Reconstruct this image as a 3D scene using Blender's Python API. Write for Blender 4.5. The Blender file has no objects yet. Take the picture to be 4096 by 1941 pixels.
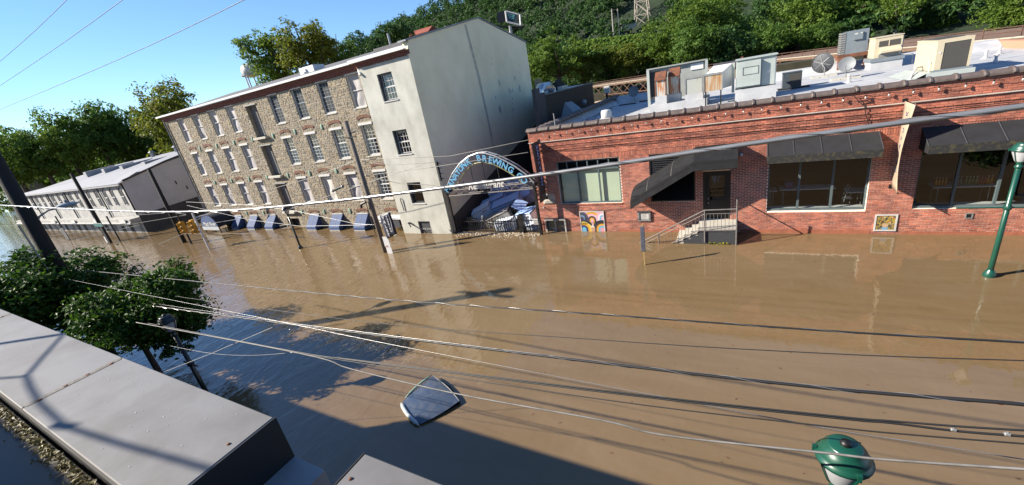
import bpy, bmesh, math, random
from mathutils import Vector, Matrix, Euler
R = math.radians
random.seed(7)
S = bpy.context.scene
COL = S.collection
# ------------------------------------------------------------------ camera
FPX, PITCH, ROLL, YAW, CAMZ = 1618.83, R(20.6246), R(-10.5884), R(31.3127), 7.5
def _cam_matrix():
    cp, sp, cr, sr, c, s = math.cos(PITCH), math.sin(PITCH), math.cos(ROLL), math.sin(ROLL), math.cos(YAW), math.sin(YAW)
    B = Matrix(((1,0,0),(0,0,-1),(0,1,0)))
    Rx = Matrix(((1,0,0),(0,cp,sp),(0,-sp,cp)))
    Rr = Matrix(((cr,-sr,0),(sr,cr,0),(0,0,1)))
    Rz = Matrix(((c,-s,0),(s,c,0),(0,0,1)))
    return Rz @ Rx @ B @ Rr
CM = _cam_matrix()
cd = bpy.data.cameras.new('camera'); cam = bpy.data.objects.new('camera', cd); COL.objects.link(cam)
cd.sensor_fit = 'HORIZONTAL'; cd.sensor_width = 36.0; cd.lens = FPX / 4096 * 36
cd.clip_start = 0.05; cd.clip_end = 3000
cam.matrix_world = Matrix.Translation((0,0,CAMZ)) @ CM.to_4x4()
S.camera = cam
# ------------------------------------------------------------------ sky, sun, exposure
SUN_EL, SHADOW_AZ = R(30.5), R(28)
w = bpy.data.worlds.new('World'); S.world = w; w.use_nodes = True
nt = w.node_tree; nt.nodes.clear()
sky = nt.nodes.new('ShaderNodeTexSky'); sky.sky_type = 'NISHITA'; sky.sun_disc = False
sky.sun_elevation = SUN_EL
sx, sy = -math.cos(SHADOW_AZ), -math.sin(SHADOW_AZ)
sky.sun_rotation = math.atan2(sx, sy)
sky.altitude = 0; sky.air_density = 1.0; sky.dust_density = 0.0; sky.ozone_density = 7.0
bg = nt.nodes.new('ShaderNodeBackground'); bg.inputs['Strength'].default_value = 0.085
wo = nt.nodes.new('ShaderNodeOutputWorld')
nt.links.new(sky.outputs[0], bg.inputs['Color']); nt.links.new(bg.outputs[0], wo.inputs['Surface'])
sd = bpy.data.lights.new('sun', 'SUN'); sd.energy = 5.0; sd.angle = R(0.53); sd.color = (1.0, 0.92, 0.79)
sun = bpy.data.objects.new('sun', sd); COL.objects.link(sun)
sdir = Vector((math.cos(SHADOW_AZ)*math.cos(SUN_EL), math.sin(SHADOW_AZ)*math.cos(SUN_EL), -math.sin(SUN_EL)))
sun.rotation_euler = sdir.to_track_quat('-Z', 'Y').to_euler()
sun.location = (-30, -20, 40)
S.view_settings.view_transform = 'Standard'; S.view_settings.look = 'None'
S.view_settings.exposure = 1.2; S.view_settings.gamma = 1.0; S.view_settings.use_curve_mapping = False
S.cycles.max_bounces = 6; S.cycles.diffuse_bounces = 2; S.cycles.glossy_bounces = 3
S.cycles.transparent_max_bounces = 12; S.cycles.caustics_reflective = False; S.cycles.caustics_refractive = False
S.cycles.use_denoising = True

# ------------------------------------------------------------------ helpers: photo point -> place in the street
def ray(px, py): return CM @ Vector(((px-2048)/FPX, -(py-970.5)/FPX, -1.0))
def on(px, py, x=None, y=None, z=None):
    d = ray(px, py); o = Vector((0,0,CAMZ))
    t = (z-CAMZ)/d.z if z is not None else (y/d.y if y is not None else x/d.x)
    return o + d*t
def deep(px, py, depth): return Vector((0,0,CAMZ)) + ray(px, py)*depth

# ------------------------------------------------------------------ helpers: objects
WL = {}
def link(o, parent=None):
    COL.objects.link(o)
    if parent is not None: o.parent = parent
    return o
def tag(o, label, cat, group=None, kind=None):
    if label: o['label'] = label
    if cat: o['category'] = cat
    if group: o['group'] = group
    if kind: o['kind'] = kind
    return o
def thing(name, label, cat, loc=(0,0,0), group=None, rz=0.0):
    o = bpy.data.objects.new(name, None); o.empty_display_size = 0.3
    link(o); o.location = loc; o.rotation_euler = (0,0,rz)
    WL[o.name] = Vector(loc); tag(o, label, cat, group); return o
class MB:
    def __init__(s): s.v=[]; s.f=[]; s.m=[]
    def add(s, vs, fs, m=0):
        b=len(s.v); s.v += [tuple(p) for p in vs]; s.f += [tuple(b+i for i in f) for f in fs]; s.m += [m]*len(fs); return s
    def box(s, x0,x1,y0,y1,z0,z1, m=0):
        return s.add([(x0,y0,z0),(x1,y0,z0),(x1,y1,z0),(x0,y1,z0),(x0,y0,z1),(x1,y0,z1),(x1,y1,z1),(x0,y1,z1)],
            [(0,3,2,1),(4,5,6,7),(0,1,5,4),(1,2,6,5),(2,3,7,6),(3,0,4,7)], m)
    def obox(s, M, sx, sy, sz, m=0):
        vs=[M @ Vector((a*sx/2,b*sy/2,c*sz/2)) for c in (-1,1) for a,b in ((-1,-1),(1,-1),(1,1),(-1,1))]
        return s.add(vs, [(0,3,2,1),(4,5,6,7),(0,1,5,4),(1,2,6,5),(2,3,7,6),(3,0,4,7)], m)
    def cyl(s, p0, p1, r0, r1=None, n=8, m=0, cap=True):
        p0=Vector(p0); p1=Vector(p1); r1 = r0 if r1 is None else r1
        d=(p1-p0).normalized(); a=d.orthogonal().normalized(); b=d.cross(a)
        vs=[]
        for p,r in ((p0,r0),(p1,r1)):
            for i in range(n):
                t=2*math.pi*i/n; vs.append(p+a*(r*math.cos(t))+b*(r*math.sin(t)))
        fs=[(i,(i+1)%n,n+(i+1)%n,n+i) for i in range(n)]
        if cap: fs += [tuple(range(n-1,-1,-1)), tuple(range(n,2*n))]
        return s.add(vs,fs,m)
    def tube(s, pts, r, n=6, m=0):
        pts=[Vector(p) for p in pts]; vs=[]; a=None
        for i,p in enumerate(pts):
            d=(pts[min(i+1,len(pts)-1)]-pts[max(i-1,0)]).normalized()
            if a is None: a=d.orthogonal().normalized()
            a=(a-d*a.dot(d)).normalized(); b=d.cross(a)
            rr = r[i] if isinstance(r,(list,tuple)) else r
            for k in range(n):
                t=2*math.pi*k/n; vs.append(p+a*(rr*math.cos(t))+b*(rr*math.sin(t)))
        fs=[]
        for i in range(len(pts)-1):
            for k in range(n):
                fs.append((i*n+k,i*n+(k+1)%n,(i+1)*n+(k+1)%n,(i+1)*n+k))
        fs += [tuple(range(n-1,-1,-1)), tuple(range((len(pts)-1)*n,len(pts)*n))]
        return s.add(vs,fs,m)
    def ext(s, pts, vec, m=0):      # flat polygon extruded along vec
        pts=[Vector(p) for p in pts]; n=len(pts); vec=Vector(vec)
        return s.add(pts+[p+vec for p in pts],
            [tuple(range(n-1,-1,-1)), tuple(range(n,2*n))]+[(i,(i+1)%n,n+(i+1)%n,n+i) for i in range(n)], m)
    def lathe(s, prof, c, n=16, m=0, axis=None):
        c=Vector(c); vs=[]; fs=[]
        ax = Vector(axis).normalized() if axis else Vector((0,0,1)); a=ax.orthogonal().normalized(); b=ax.cross(a)
        for r,z in prof:
            for i in range(n):
                t=2*math.pi*i/n; vs.append(c+ax*z+a*(r*math.cos(t))+b*(r*math.sin(t)))
        for j in range(len(prof)-1):
            for i in range(n): fs.append((j*n+i,j*n+(i+1)%n,(j+1)*n+(i+1)%n,(j+1)*n+i))
        return s.add(vs,fs,m)
    def quad(s, a,b,c,d, m=0): return s.add([a,b,c,d],[(0,1,2,3)],m)
    def mesh(s, name, mats, off=None, smooth=False):
        me=bpy.data.meshes.new(name)
        o = off or Vector((0,0,0))
        me.from_pydata([(p[0]-o[0],p[1]-o[1],p[2]-o[2]) for p in s.v],[],s.f)
        for mm in (mats if isinstance(mats,(list,tuple)) else [mats]): me.materials.append(mm)
        if any(s.m): me.polygons.foreach_set('material_index', s.m)
        if smooth: me.polygons.foreach_set('use_smooth',[True]*len(me.polygons))
        me.update()
        bm=bmesh.new(); bm.from_mesh(me); bmesh.ops.recalc_face_normals(bm, faces=bm.faces); bm.to_mesh(me); bm.free()
        return me
    def build(s, name, mats, parent=None, smooth=False, bevel=0.0, seg=1, auto=None):
        off = WL[parent.name] if parent is not None else None
        org = Vector((0,0,0))
        if parent is None:
            xs=[p[0] for p in s.v]; ys=[p[1] for p in s.v]; zs=[p[2] for p in s.v]
            org=Vector(((min(xs)+max(xs))/2,(min(ys)+max(ys))/2,min(zs))); off=org
        me=s.mesh(name, mats, off, smooth)
        if bevel>0:
            bm=bmesh.new(); bm.from_mesh(me)
            bmesh.ops.bevel(bm, geom=[e for e in bm.edges if e.calc_face_angle(0)>0.6], offset=bevel, segments=seg, affect='EDGES', clamp_overlap=True)
            bm.to_mesh(me); bm.free()
        o=bpy.data.objects.new(name, me); link(o,parent)
        if parent is None: o.location=org
        WL[o.name]=Vector(off) if off is not None else org
        return o
def part(name, mat, parent, fn, **k):
    m=MB(); fn(m); return m.build(name, mat, parent, **k)
def copies(me, name, locs, parent, rots=None, scl=None):
    out=[]; off=WL[parent.name]
    for i,p in enumerate(locs):
        o=bpy.data.objects.new(name, me); o.location=Vector(p)-off
        if rots: o.rotation_euler=rots[i]
        if scl: o.scale=scl[i]
        link(o,parent); WL[o.name]=Vector(p); out.append(o)
    return out
def clone(src, loc, label=None, group=None, rz=None):
    def rec(o,par):
        c=o.copy(); COL.objects.link(c); c.parent=par
        for ch in o.children: rec(ch,c)
        return c
    c=rec(src,None); c.location=loc
    if rz is not None: c.rotation_euler.z=rz
    if label: c['label']=label
    if group: c['group']=group
    WL[c.name]=Vector(loc); return c
_txt={}
def text_mesh(st, size, M, mat, name='lettering', parent=None, ext=0.006, shear=0.0, align='CENTER', off=0.0, xs=1.0):
    cu=bpy.data.curves.new('t','FONT'); cu.body=st; cu.size=size; cu.extrude=ext; cu.align_x=align; cu.align_y='CENTER'; cu.shear=shear; cu.offset=off
    cu.resolution_u=3
    o=bpy.data.objects.new('t',cu); COL.objects.link(o)
    me=bpy.data.meshes.new_from_object(o.evaluated_get(bpy.context.evaluated_depsgraph_get()))
    bpy.data.objects.remove(o); bpy.data.curves.remove(cu)
    me.transform(Matrix.Diagonal((xs,1,1,1))); me.transform(M)
    offv = WL[parent.name] if parent is not None else Vector((0,0,0))
    me.transform(Matrix.Translation(-offv))
    me.name=name; me.materials.clear(); me.materials.append(mat)
    ob=bpy.data.objects.new(name,me); link(ob,parent); WL[ob.name]=Vector(offv); return ob
def frame(origin, xdir, ydir):   # matrix whose local x,y lie along the given world directions
    x=Vector(xdir).normalized(); y=Vector(ydir).normalized(); z=x.cross(y)
    return Matrix(((x.x,y.x,z.x,origin[0]),(x.y,y.y,z.y,origin[1]),(x.z,y.z,z.z,origin[2]),(0,0,0,1)))

# ------------------------------------------------------------------ materials
MATS={}
GK=.72; KEEP={'stucco_gable','red_brick','mortar','white_metal_gutter','white_roof_coating','white_paint','red_render'}   # overall tone of the scene's surfaces
def rgb(h):
    h=h.lstrip('#'); c=[int(h[i:i+2],16)/255 for i in (0,2,4)]
    return tuple((x/12.92 if x<=.04045 else ((x+.055)/1.055)**2.4) for x in c)+(1,)
def mat(name, col, rough=.7, metal=0.0, var=.18, scale=3.0, bump=0.0, bscale=40.0, col2=None, spec=.5, island=False, detail=5, stretch=(1,1,1), thr=None):
    if name in MATS: return MATS[name]
    m=bpy.data.materials.new(name); m.use_nodes=True; n=m.node_tree; b=n.nodes['Principled BSDF']
    c = col if isinstance(col,tuple) else rgb(col)
    if len(c)==3: c=c+(1,)
    gk=1.0 if name in KEEP else GK
    c=(c[0]*gk,c[1]*gk,c[2]*gk,1)
    tc=n.nodes.new('ShaderNodeTexCoord'); geo=n.nodes.new('ShaderNodeNewGeometry')
    mp=n.nodes.new('ShaderNodeMapping'); mp.inputs['Scale'].default_value=stretch
    n.links.new(geo.outputs['Position'], mp.inputs['Vector'])
    nz=n.nodes.new('ShaderNodeTexNoise'); nz.inputs['Scale'].default_value=scale; nz.inputs['Detail'].default_value=detail; nz.inputs['Roughness'].default_value=.62
    n.links.new(mp.outputs[0], nz.inputs['Vector'])
    mx=n.nodes.new('ShaderNodeMix'); mx.data_type='RGBA'
    rp=n.nodes.new('ShaderNodeValToRGB'); lo,hi=(thr or (.32,.68)); rp.color_ramp.elements[0].position=lo; rp.color_ramp.elements[1].position=hi
    n.links.new(nz.outputs['Fac'], rp.inputs[0]); n.links.new(rp.outputs[0], mx.inputs['Factor'])
    if col2 is None:
        d=tuple(max(0,x*(1-var)) for x in c[:3])+(1,); l=tuple(min(1,x*(1+var)) for x in c[:3])+(1,)
    else:
        d=c; l=col2 if isinstance(col2,tuple) else rgb(col2)
        l=(l[0]*gk,l[1]*gk,l[2]*gk,1)
    mx.inputs[6].default_value=d; mx.inputs[7].default_value=l
    out=mx.outputs[2]
    if island:
        oi=n.nodes.new('ShaderNodeObjectInfo'); ad=n.nodes.new('ShaderNodeMath'); ad.operation='ADD'
        n.links.new(geo.outputs['Random Per Island'], ad.inputs[0]); n.links.new(oi.outputs['Random'], ad.inputs[1])
        fr=n.nodes.new('ShaderNodeMath'); fr.operation='FRACT'; n.links.new(ad.outputs[0], fr.inputs[0])
        r2=n.nodes.new('ShaderNodeValToRGB'); r2.color_ramp.interpolation='CONSTANT'
        cols=island; r2.color_ramp.elements[0].color=cols[0]; r2.color_ramp.elements[1].position=1/len(cols); r2.color_ramp.elements[1].color=cols[1]
        for i in range(2,len(cols)):
            e=r2.color_ramp.elements.new(i/len(cols)); e.color=cols[i]
        n.links.new(fr.outputs[0], r2.inputs[0])
        m2=n.nodes.new('ShaderNodeMix'); m2.data_type='RGBA'; m2.blend_type='MULTIPLY'; m2.inputs['Factor'].default_value=1
        n.links.new(out, m2.inputs[6]); n.links.new(r2.outputs[0], m2.inputs[7]); out=m2.outputs[2]
    n.links.new(out, b.inputs['Base Color'])
    b.inputs['Roughness'].default_value=rough; b.inputs['Metallic'].default_value=metal; b.inputs['Specular IOR Level'].default_value=spec
    if bump>0:
        n2=n.nodes.new('ShaderNodeTexNoise'); n2.inputs['Scale'].default_value=bscale; n2.inputs['Detail'].default_value=6
        n.links.new(mp.outputs[0], n2.inputs['Vector'])
        bp=n.nodes.new('ShaderNodeBump'); bp.inputs['Strength'].default_value=bump; bp.inputs['Distance'].default_value=.02
        n.links.new(n2.outputs['Fac'], bp.inputs['Height']); n.links.new(bp.outputs[0], b.inputs['Normal'])
    MATS[name]=m; return m
def g4(v): return (v[0],v[1],v[2],1)

def water_mat():
    m=bpy.data.materials.new('flood_water'); m.use_nodes=True; n=m.node_tree; b=n.nodes['Principled BSDF']
    geo=n.nodes.new('ShaderNodeNewGeometry')
    nz=n.nodes.new('ShaderNodeTexNoise'); nz.inputs['Scale'].default_value=.22; nz.inputs['Detail'].default_value=4; nz.inputs['Distortion'].default_value=.6
    mp=n.nodes.new('ShaderNodeMapping'); mp.inputs['Scale'].default_value=(.6,1.3,1); n.links.new(geo.outputs['Position'],mp.inputs[0]); n.links.new(mp.outputs[0],nz.inputs['Vector'])
    mx=n.nodes.new('ShaderNodeMix'); mx.data_type='RGBA'
    mx.inputs[6].default_value=(.142,.092,.041,1); mx.inputs[7].default_value=(.200,.139,.078,1)
    st=n.nodes.new('ShaderNodeTexNoise'); st.inputs['Scale'].default_value=.9; st.inputs['Detail'].default_value=7; st.inputs['Roughness'].default_value=.7; st.inputs['Distortion'].default_value=1.2
    mps=n.nodes.new('ShaderNodeMapping'); mps.inputs['Scale'].default_value=(.35,1.5,1); mps.inputs['Rotation'].default_value=(0,0,R(-6)); n.links.new(geo.outputs['Position'],mps.inputs[0]); n.links.new(mps.outputs[0],st.inputs['Vector'])
    mu=n.nodes.new('ShaderNodeMath'); mu.operation='MULTIPLY_ADD'; mu.inputs[1].default_value=1.3; mu.inputs[2].default_value=-.65; n.links.new(st.outputs['Fac'],mu.inputs[0])
    sm=n.nodes.new('ShaderNodeMath'); sm.operation='ADD'; sm.use_clamp=True; n.links.new(mu.outputs[0],sm.inputs[0]); n.links.new(nz.outputs['Fac'],sm.inputs[1])
    n.links.new(sm.outputs[0],mx.inputs['Factor']); n.links.new(mx.outputs[2],b.inputs['Base Color'])
    b.inputs['Roughness'].default_value=.03; b.inputs['IOR'].default_value=1.62
    # calm in front of the brick building, choppier down the street
    sp=n.nodes.new('ShaderNodeSeparateXYZ'); n.links.new(geo.outputs['Position'],sp.inputs[0])
    mr=n.nodes.new('ShaderNodeMapRange'); mr.inputs['From Min'].default_value=-2; mr.inputs['From Max'].default_value=-30; mr.inputs['To Min'].default_value=.16; mr.inputs['To Max'].default_value=1.0
    n.links.new(sp.outputs['X'],mr.inputs['Value'])
    w1=n.nodes.new('ShaderNodeTexNoise'); w1.inputs['Scale'].default_value=1.5; w1.inputs['Detail'].default_value=3; w1.inputs['Distortion'].default_value=.8
    mp1=n.nodes.new('ShaderNodeMapping'); mp1.inputs['Scale'].default_value=(1.4,.7,1); mp1.inputs['Rotation'].default_value=(0,0,R(25)); n.links.new(geo.outputs['Position'],mp1.inputs[0]); n.links.new(mp1.outputs[0],w1.inputs['Vector'])
    w2=n.nodes.new('ShaderNodeTexNoise'); w2.inputs['Scale'].default_value=6; w2.inputs['Detail'].default_value=3; n.links.new(mp1.outputs[0],w2.inputs['Vector'])
    ad=n.nodes.new('ShaderNodeMath'); ad.operation='MULTIPLY_ADD'; ad.inputs[1].default_value=.13
    n.links.new(w2.outputs['Fac'],ad.inputs[0]); n.links.new(w1.outputs['Fac'],ad.inputs[2])
    bp=n.nodes.new('ShaderNodeBump'); bp.inputs['Distance'].default_value=.045
    n.links.new(ad.outputs[0],bp.inputs['Height']); n.links.new(mr.outputs[0],bp.inputs['Strength']); n.links.new(bp.outputs[0],b.inputs['Normal'])
    return m
def glass_mat(name, tint=(.9,.95,.95), refl=1.0, rough=.01):
    if name in MATS: return MATS[name]
    m=bpy.data.materials.new(name); m.use_nodes=True; n=m.node_tree; n.nodes.clear()
    o=n.nodes.new('ShaderNodeOutputMaterial'); t=n.nodes.new('ShaderNodeBsdfTransparent'); t.inputs[0].default_value=g4(tint)
    g=n.nodes.new('ShaderNodeBsdfGlossy'); g.inputs['Roughness'].default_value=rough; g.inputs[0].default_value=(1,1,1,1)
    fr=n.nodes.new('ShaderNodeFresnel'); fr.inputs[0].default_value=1.5
    nz=n.nodes.new('ShaderNodeTexNoise'); nz.inputs['Scale'].default_value=2.5; bp=n.nodes.new('ShaderNodeBump'); bp.inputs['Strength'].default_value=.06; bp.inputs['Distance'].default_value=.02
    n.links.new(nz.outputs['Fac'],bp.inputs['Height']); n.links.new(bp.outputs[0],g.inputs['Normal'])
    mu=n.nodes.new('ShaderNodeMath'); mu.operation='MULTIPLY'; mu.inputs[1].default_value=2.0*refl; mu.use_clamp=True
    n.links.new(fr.outputs[0],mu.inputs[0]); mx=n.nodes.new('ShaderNodeMixShader')
    n.links.new(mu.outputs[0],mx.inputs[0]); n.links.new(t.outputs[0],mx.inputs[1]); n.links.new(g.outputs[0],mx.inputs[2]); n.links.new(mx.outputs[0],o.inputs[0])
    MATS[name]=m; return m
def leaf_mat(name, cols, trans=.45):
    if name in MATS: return MATS[name]
    m=bpy.data.materials.new(name); m.use_nodes=True; n=m.node_tree; b=n.nodes['Principled BSDF']; o=n.nodes['Material Output']
    geo=n.nodes.new('ShaderNodeNewGeometry'); r=n.nodes.new('ShaderNodeValToRGB')
    cols=[tuple(x*.95 for x in c) for c in cols]
    r.color_ramp.elements[0].color=g4(cols[0]); r.color_ramp.elements[1].color=g4(cols[-1])
    for i,c in enumerate(cols[1:-1]):
        e=r.color_ramp.elements.new((i+1)/(len(cols)-1)); e.color=g4(c)
    oi=n.nodes.new('ShaderNodeObjectInfo')
    nz=n.nodes.new('ShaderNodeTexNoise'); nz.inputs['Scale'].default_value=.35; nz.inputs['Detail'].default_value=2; n.links.new(geo.outputs['Position'],nz.inputs['Vector'])
    a=n.nodes.new('ShaderNodeMath'); a.operation='MULTIPLY_ADD'; a.inputs[1].default_value=.45
    n.links.new(geo.outputs['Random Per Island'],a.inputs[0])
    a2=n.nodes.new('ShaderNodeMath'); a2.operation='MULTIPLY_ADD'; a2.inputs[1].default_value=.8; a2.inputs[2].default_value=-.15
    n.links.new(nz.outputs['Fac'],a2.inputs[0]); n.links.new(a2.outputs[0],a.inputs[2]); n.links.new(a.outputs[0],r.inputs[0])
    n.links.new(r.outputs[0],b.inputs['Base Color']); b.inputs['Roughness'].default_value=.55; b.inputs['Specular IOR Level'].default_value=.3
    t=n.nodes.new('ShaderNodeBsdfTranslucent'); n.links.new(r.outputs[0],t.inputs[0])
    mx=n.nodes.new('ShaderNodeMixShader'); mx.inputs[0].default_value=trans
    n.links.new(b.outputs[0],mx.inputs[1]); n.links.new(t.outputs[0],mx.inputs[2]); n.links.new(mx.outputs[0],o.inputs[0])
    MATS[name]=m; return m

M_WATER=water_mat()
_bt=[(1,1,1,1),(.82,.78,.76,1),(1.0,.86,.82,1),(.66,.6,.6,1),(1.12,1.0,.92,1),(.9,.85,.85,1),(.74,.72,.74,1)]
M_BRICK=mat('red_brick',(.395,.150,.098,1),.88,var=.34,scale=1.6,bump=.35,bscale=60,island=_bt)
def mortar_mat():
    m=mat('mortar',(.92,.80,.66,1),.95,var=.12,scale=6,bump=.3,bscale=80)
    n=m.node_tree; b=n.nodes['Principled BSDF']; src=b.inputs['Base Color'].links[0].from_socket
    geo=[x for x in n.nodes if x.type=='NEW_GEOMETRY'][0]; sp=n.nodes.new('ShaderNodeSeparateXYZ'); n.links.new(geo.outputs['Position'],sp.inputs[0])
    nz=n.nodes.new('ShaderNodeTexNoise'); nz.inputs['Scale'].default_value=.8; n.links.new(geo.outputs['Position'],nz.inputs['Vector'])
    a=n.nodes.new('ShaderNodeMath'); a.operation='MULTIPLY_ADD'; a.inputs[1].default_value=2.2; n.links.new(nz.outputs['Fac'],a.inputs[0]); n.links.new(sp.outputs['Z'],a.inputs[2])
    mr=n.nodes.new('ShaderNodeMapRange'); mr.inputs['From Min'].default_value=3.6; mr.inputs['From Max'].default_value=5.0; n.links.new(a.outputs[0],mr.inputs['Value'])
    mx=n.nodes.new('ShaderNodeMix'); mx.data_type='RGBA'; n.links.new(mr.outputs[0],mx.inputs['Factor']); n.links.new(src,mx.inputs[6]); mx.inputs[7].default_value=(.50,.22,.14,1)
    n.links.new(mx.outputs[2],b.inputs['Base Color']); return m
M_MORTAR=mortar_mat()
_st=[(1,1,1,1),(.84,.83,.83,1),(1.06,.99,.87,1),(.72,.72,.73,1),(.94,.88,.78,1),(1.08,1.02,.92,1),(.87,.81,.72,1),(.79,.79,.79,1)]
M_STONE=mat('rubble_stone',(.365,.312,.238,1),.9,var=.25,scale=7,bump=.6,bscale=25,island=_st)
M_SMORT=mat('stone_mortar',(.42,.36,.27,1),.95,var=.15,scale=4,bump=.4,bscale=50)
M_DSTONE=mat('dark_rubble',(.075,.07,.068,1),.9,var=.3,scale=6,bump=.6,bscale=20)
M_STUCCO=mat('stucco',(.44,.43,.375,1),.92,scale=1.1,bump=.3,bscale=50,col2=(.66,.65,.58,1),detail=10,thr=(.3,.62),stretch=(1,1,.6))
M_STUCCOG=mat('stucco_gable',(.64,.58,.40,1),.92,scale=.5,bump=.35,bscale=30,col2=(.84,.77,.555,1),detail=10,thr=(.25,.75),stretch=(1,1,.8))  # same paint as stucco, lightened and yellowed to offset the gable's shade
M_CORN=mat('cornice_brick',(.24,.085,.065,1),.9,var=.25,scale=12,bump=.4,bscale=50)
M_GUT=mat('white_metal_gutter',(.60,.60,.60,1),.45,var=.06)
M_ROOFG=mat('grey_roofing',(.17,.165,.17,1),.9,var=.2,scale=5,bump=.3,bscale=60)
M_WHITE=mat('white_paint',(.50,.485,.465,1),.6,var=.08,scale=5)
M_CURT=mat('pale_sheeting',(.52,.48,.47,1),.7,var=.12,scale=2.5,bump=.5,bscale=6,stretch=(1,1,.4))
M_DARKIN=mat('dark_interior',(.018,.016,.014,1),.9,var=.1)
M_FRAME=mat('teal_grey_frame',(.12,.16,.17,1),.45,var=.08)
M_DFRAME=mat('dark_frame',(.05,.055,.06,1),.5,var=.1)
M_GLASS=glass_mat('window_glass')
M_GLASSD=glass_mat('dim_window_glass',(.55,.58,.58),1.1)
M_BLACK=mat('black_paint',(.012,.012,.013,1),.45,var=.15,scale=6)
M_BLACKM=mat('black_iron',(.016,.016,.018,1),.5,metal=.2,var=.2)
M_AWN=mat('black_awning_canvas',(.022,.022,.024,1),.75,var=.25,scale=3,bump=.15,bscale=30)
M_AWNV=mat('mossy_canvas',(.024,.024,.024,1),.8,scale=7,col2=(.16,.13,.045,1),thr=(.5,.85))
M_BLUE=mat('navy_canvas',(.035,.075,.20,1),.75,var=.2,scale=4,bump=.15,bscale=20)
M_CONC=mat('pale_concrete',(.62,.58,.50,1),.9,var=.1,scale=5,bump=.2,bscale=60)
M_DGREY=mat('dark_grey_paint',(.05,.053,.06,1),.7,var=.15,scale=5)
M_STEEL=mat('galvanised_steel',(.36,.36,.35,1),.5,metal=.35,var=.15,scale=5)
M_RAIL=mat('worn_grey_rail',(.22,.20,.19,1),.6,metal=.2,var=.2,scale=8)
M_RUST=mat('rust_streaked_sheet',(.62,.62,.55,1),.6,scale=2.2,col2=(.50,.17,.04,1),stretch=(5,5,.5),thr=(.46,.60))
M_RUSTD=mat('heavy_rust',(.30,.10,.04,1),.8,scale=4,col2=(.13,.06,.04,1))
M_SHEET=mat('pale_sheet_metal',(.52,.56,.52,1),.45,metal=.1,var=.07,scale=2,bump=.06,bscale=3)
M_GSHEET=mat('blue_grey_sheet',(.24,.28,.31,1),.5,metal=.1,var=.08)
M_BEIGE=mat('beige_housing',(.66,.57,.40,1),.55,var=.05,scale=1.5)
M_WROOF=mat('white_roof_coating',(.33,.335,.35,1),.75,scale=1.2,col2=(.46,.46,.46,1),bump=.25,bscale=8)
M_COIL=mat('condenser_mesh',(.075,.07,.062,1),.8,var=.2,scale=60)
M_DISH=mat('grey_dish',(.22,.235,.25,1),.55,var=.06)
M_COPE=mat('brown_clay_coping',(.15,.115,.10,1),.55,var=.25,scale=6,bump=.2,bscale=40)
M_GREEN=mat('green_gloss_paint',(.008,.085,.055,1),.34,var=.1,scale=3,spec=.7)
M_DKPOST=mat('dark_green_black_paint',(.010,.016,.015,1),.3,var=.1,spec=.6)
M_LENS=mat('milky_lamp_lens',(.55,.56,.58,1),.15,var=.06,spec=.6)
M_POLE=mat('weathered_pole',(.16,.125,.10,1),.9,scale=6,col2=(.27,.23,.19,1),stretch=(6,6,.4),bump=.5,bscale=12)
M_DPOLE=mat('dark_wet_pole',(.022,.017,.015,1),.9,var=.3,scale=6,stretch=(6,6,.4),bump=.5,bscale=12)
M_WIRE=mat('black_cable',(.02,.02,.021,1),.5,var=.1)
M_WIREL=mat('bright_aluminium_cable',(.42,.41,.40,1),.35,metal=.6,var=.12)
M_YEL=mat('signal_yellow',(.62,.30,.012,1),.45,var=.1)
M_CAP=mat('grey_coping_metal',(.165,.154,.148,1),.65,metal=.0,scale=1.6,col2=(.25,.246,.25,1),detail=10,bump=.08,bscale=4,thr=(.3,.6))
M_CAPD=mat('shade_dark_metal',(.035,.035,.04,1),.55,var=.12,scale=2)  # darkened to put the parapet end's shade into its colour
M_MILL=mat('whitewashed_masonry',(.36,.35,.33,1),.85,scale=1.3,col2=(.56,.54,.50,1),bump=.5,bscale=14)
M_MILLG=mat('grey_rendered_wall',(.60,.57,.57,1),.9,var=.08,scale=.8)
M_MROOF=mat('pale_metal_roof',(.36,.355,.365,1),.65,var=.15,scale=1.2,stretch=(3,.4,1))
M_TRUNK=mat('bark',(.10,.075,.055,1),.95,var=.3,scale=8,bump=.6,bscale=14)
M_PTRUNK=mat('pale_bark',(.42,.38,.33,1),.9,var=.3,scale=5)
M_LEAF_D=leaf_mat('leaf_deep_green',[(.042,.100,.022),(.078,.155,.026),(.118,.200,.030),(.170,.240,.036)])
M_LEAF_Y=leaf_mat('leaf_yellow_green',[(.055,.090,.014),(.110,.150,.018),(.180,.195,.022),(.27,.21,.024)])
M_LEAF_B=leaf_mat('leaf_bright_green',[(.050,.105,.014),(.095,.170,.020),(.150,.225,.030),(.22,.27,.045)])
M_LEAF_H=leaf_mat('leaf_dark_green',[(.024,.064,.022),(.045,.105,.028),(.075,.145,.034),(.120,.185,.040)],.4)  # darker green leaves for the hill wood and some far trees
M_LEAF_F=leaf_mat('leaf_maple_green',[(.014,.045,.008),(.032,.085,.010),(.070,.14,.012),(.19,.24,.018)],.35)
# ================================================================== SETTING
def water():
    m=MB(); x0,x1,y0,y1=-420.,160.,-60.,420.
    m.quad((x0,y0,0),(x1,y0,0),(x1,y1,0),(x0,y1,0))
    tag(m.build('water', M_WATER), None, None, kind='structure')
water()

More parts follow.
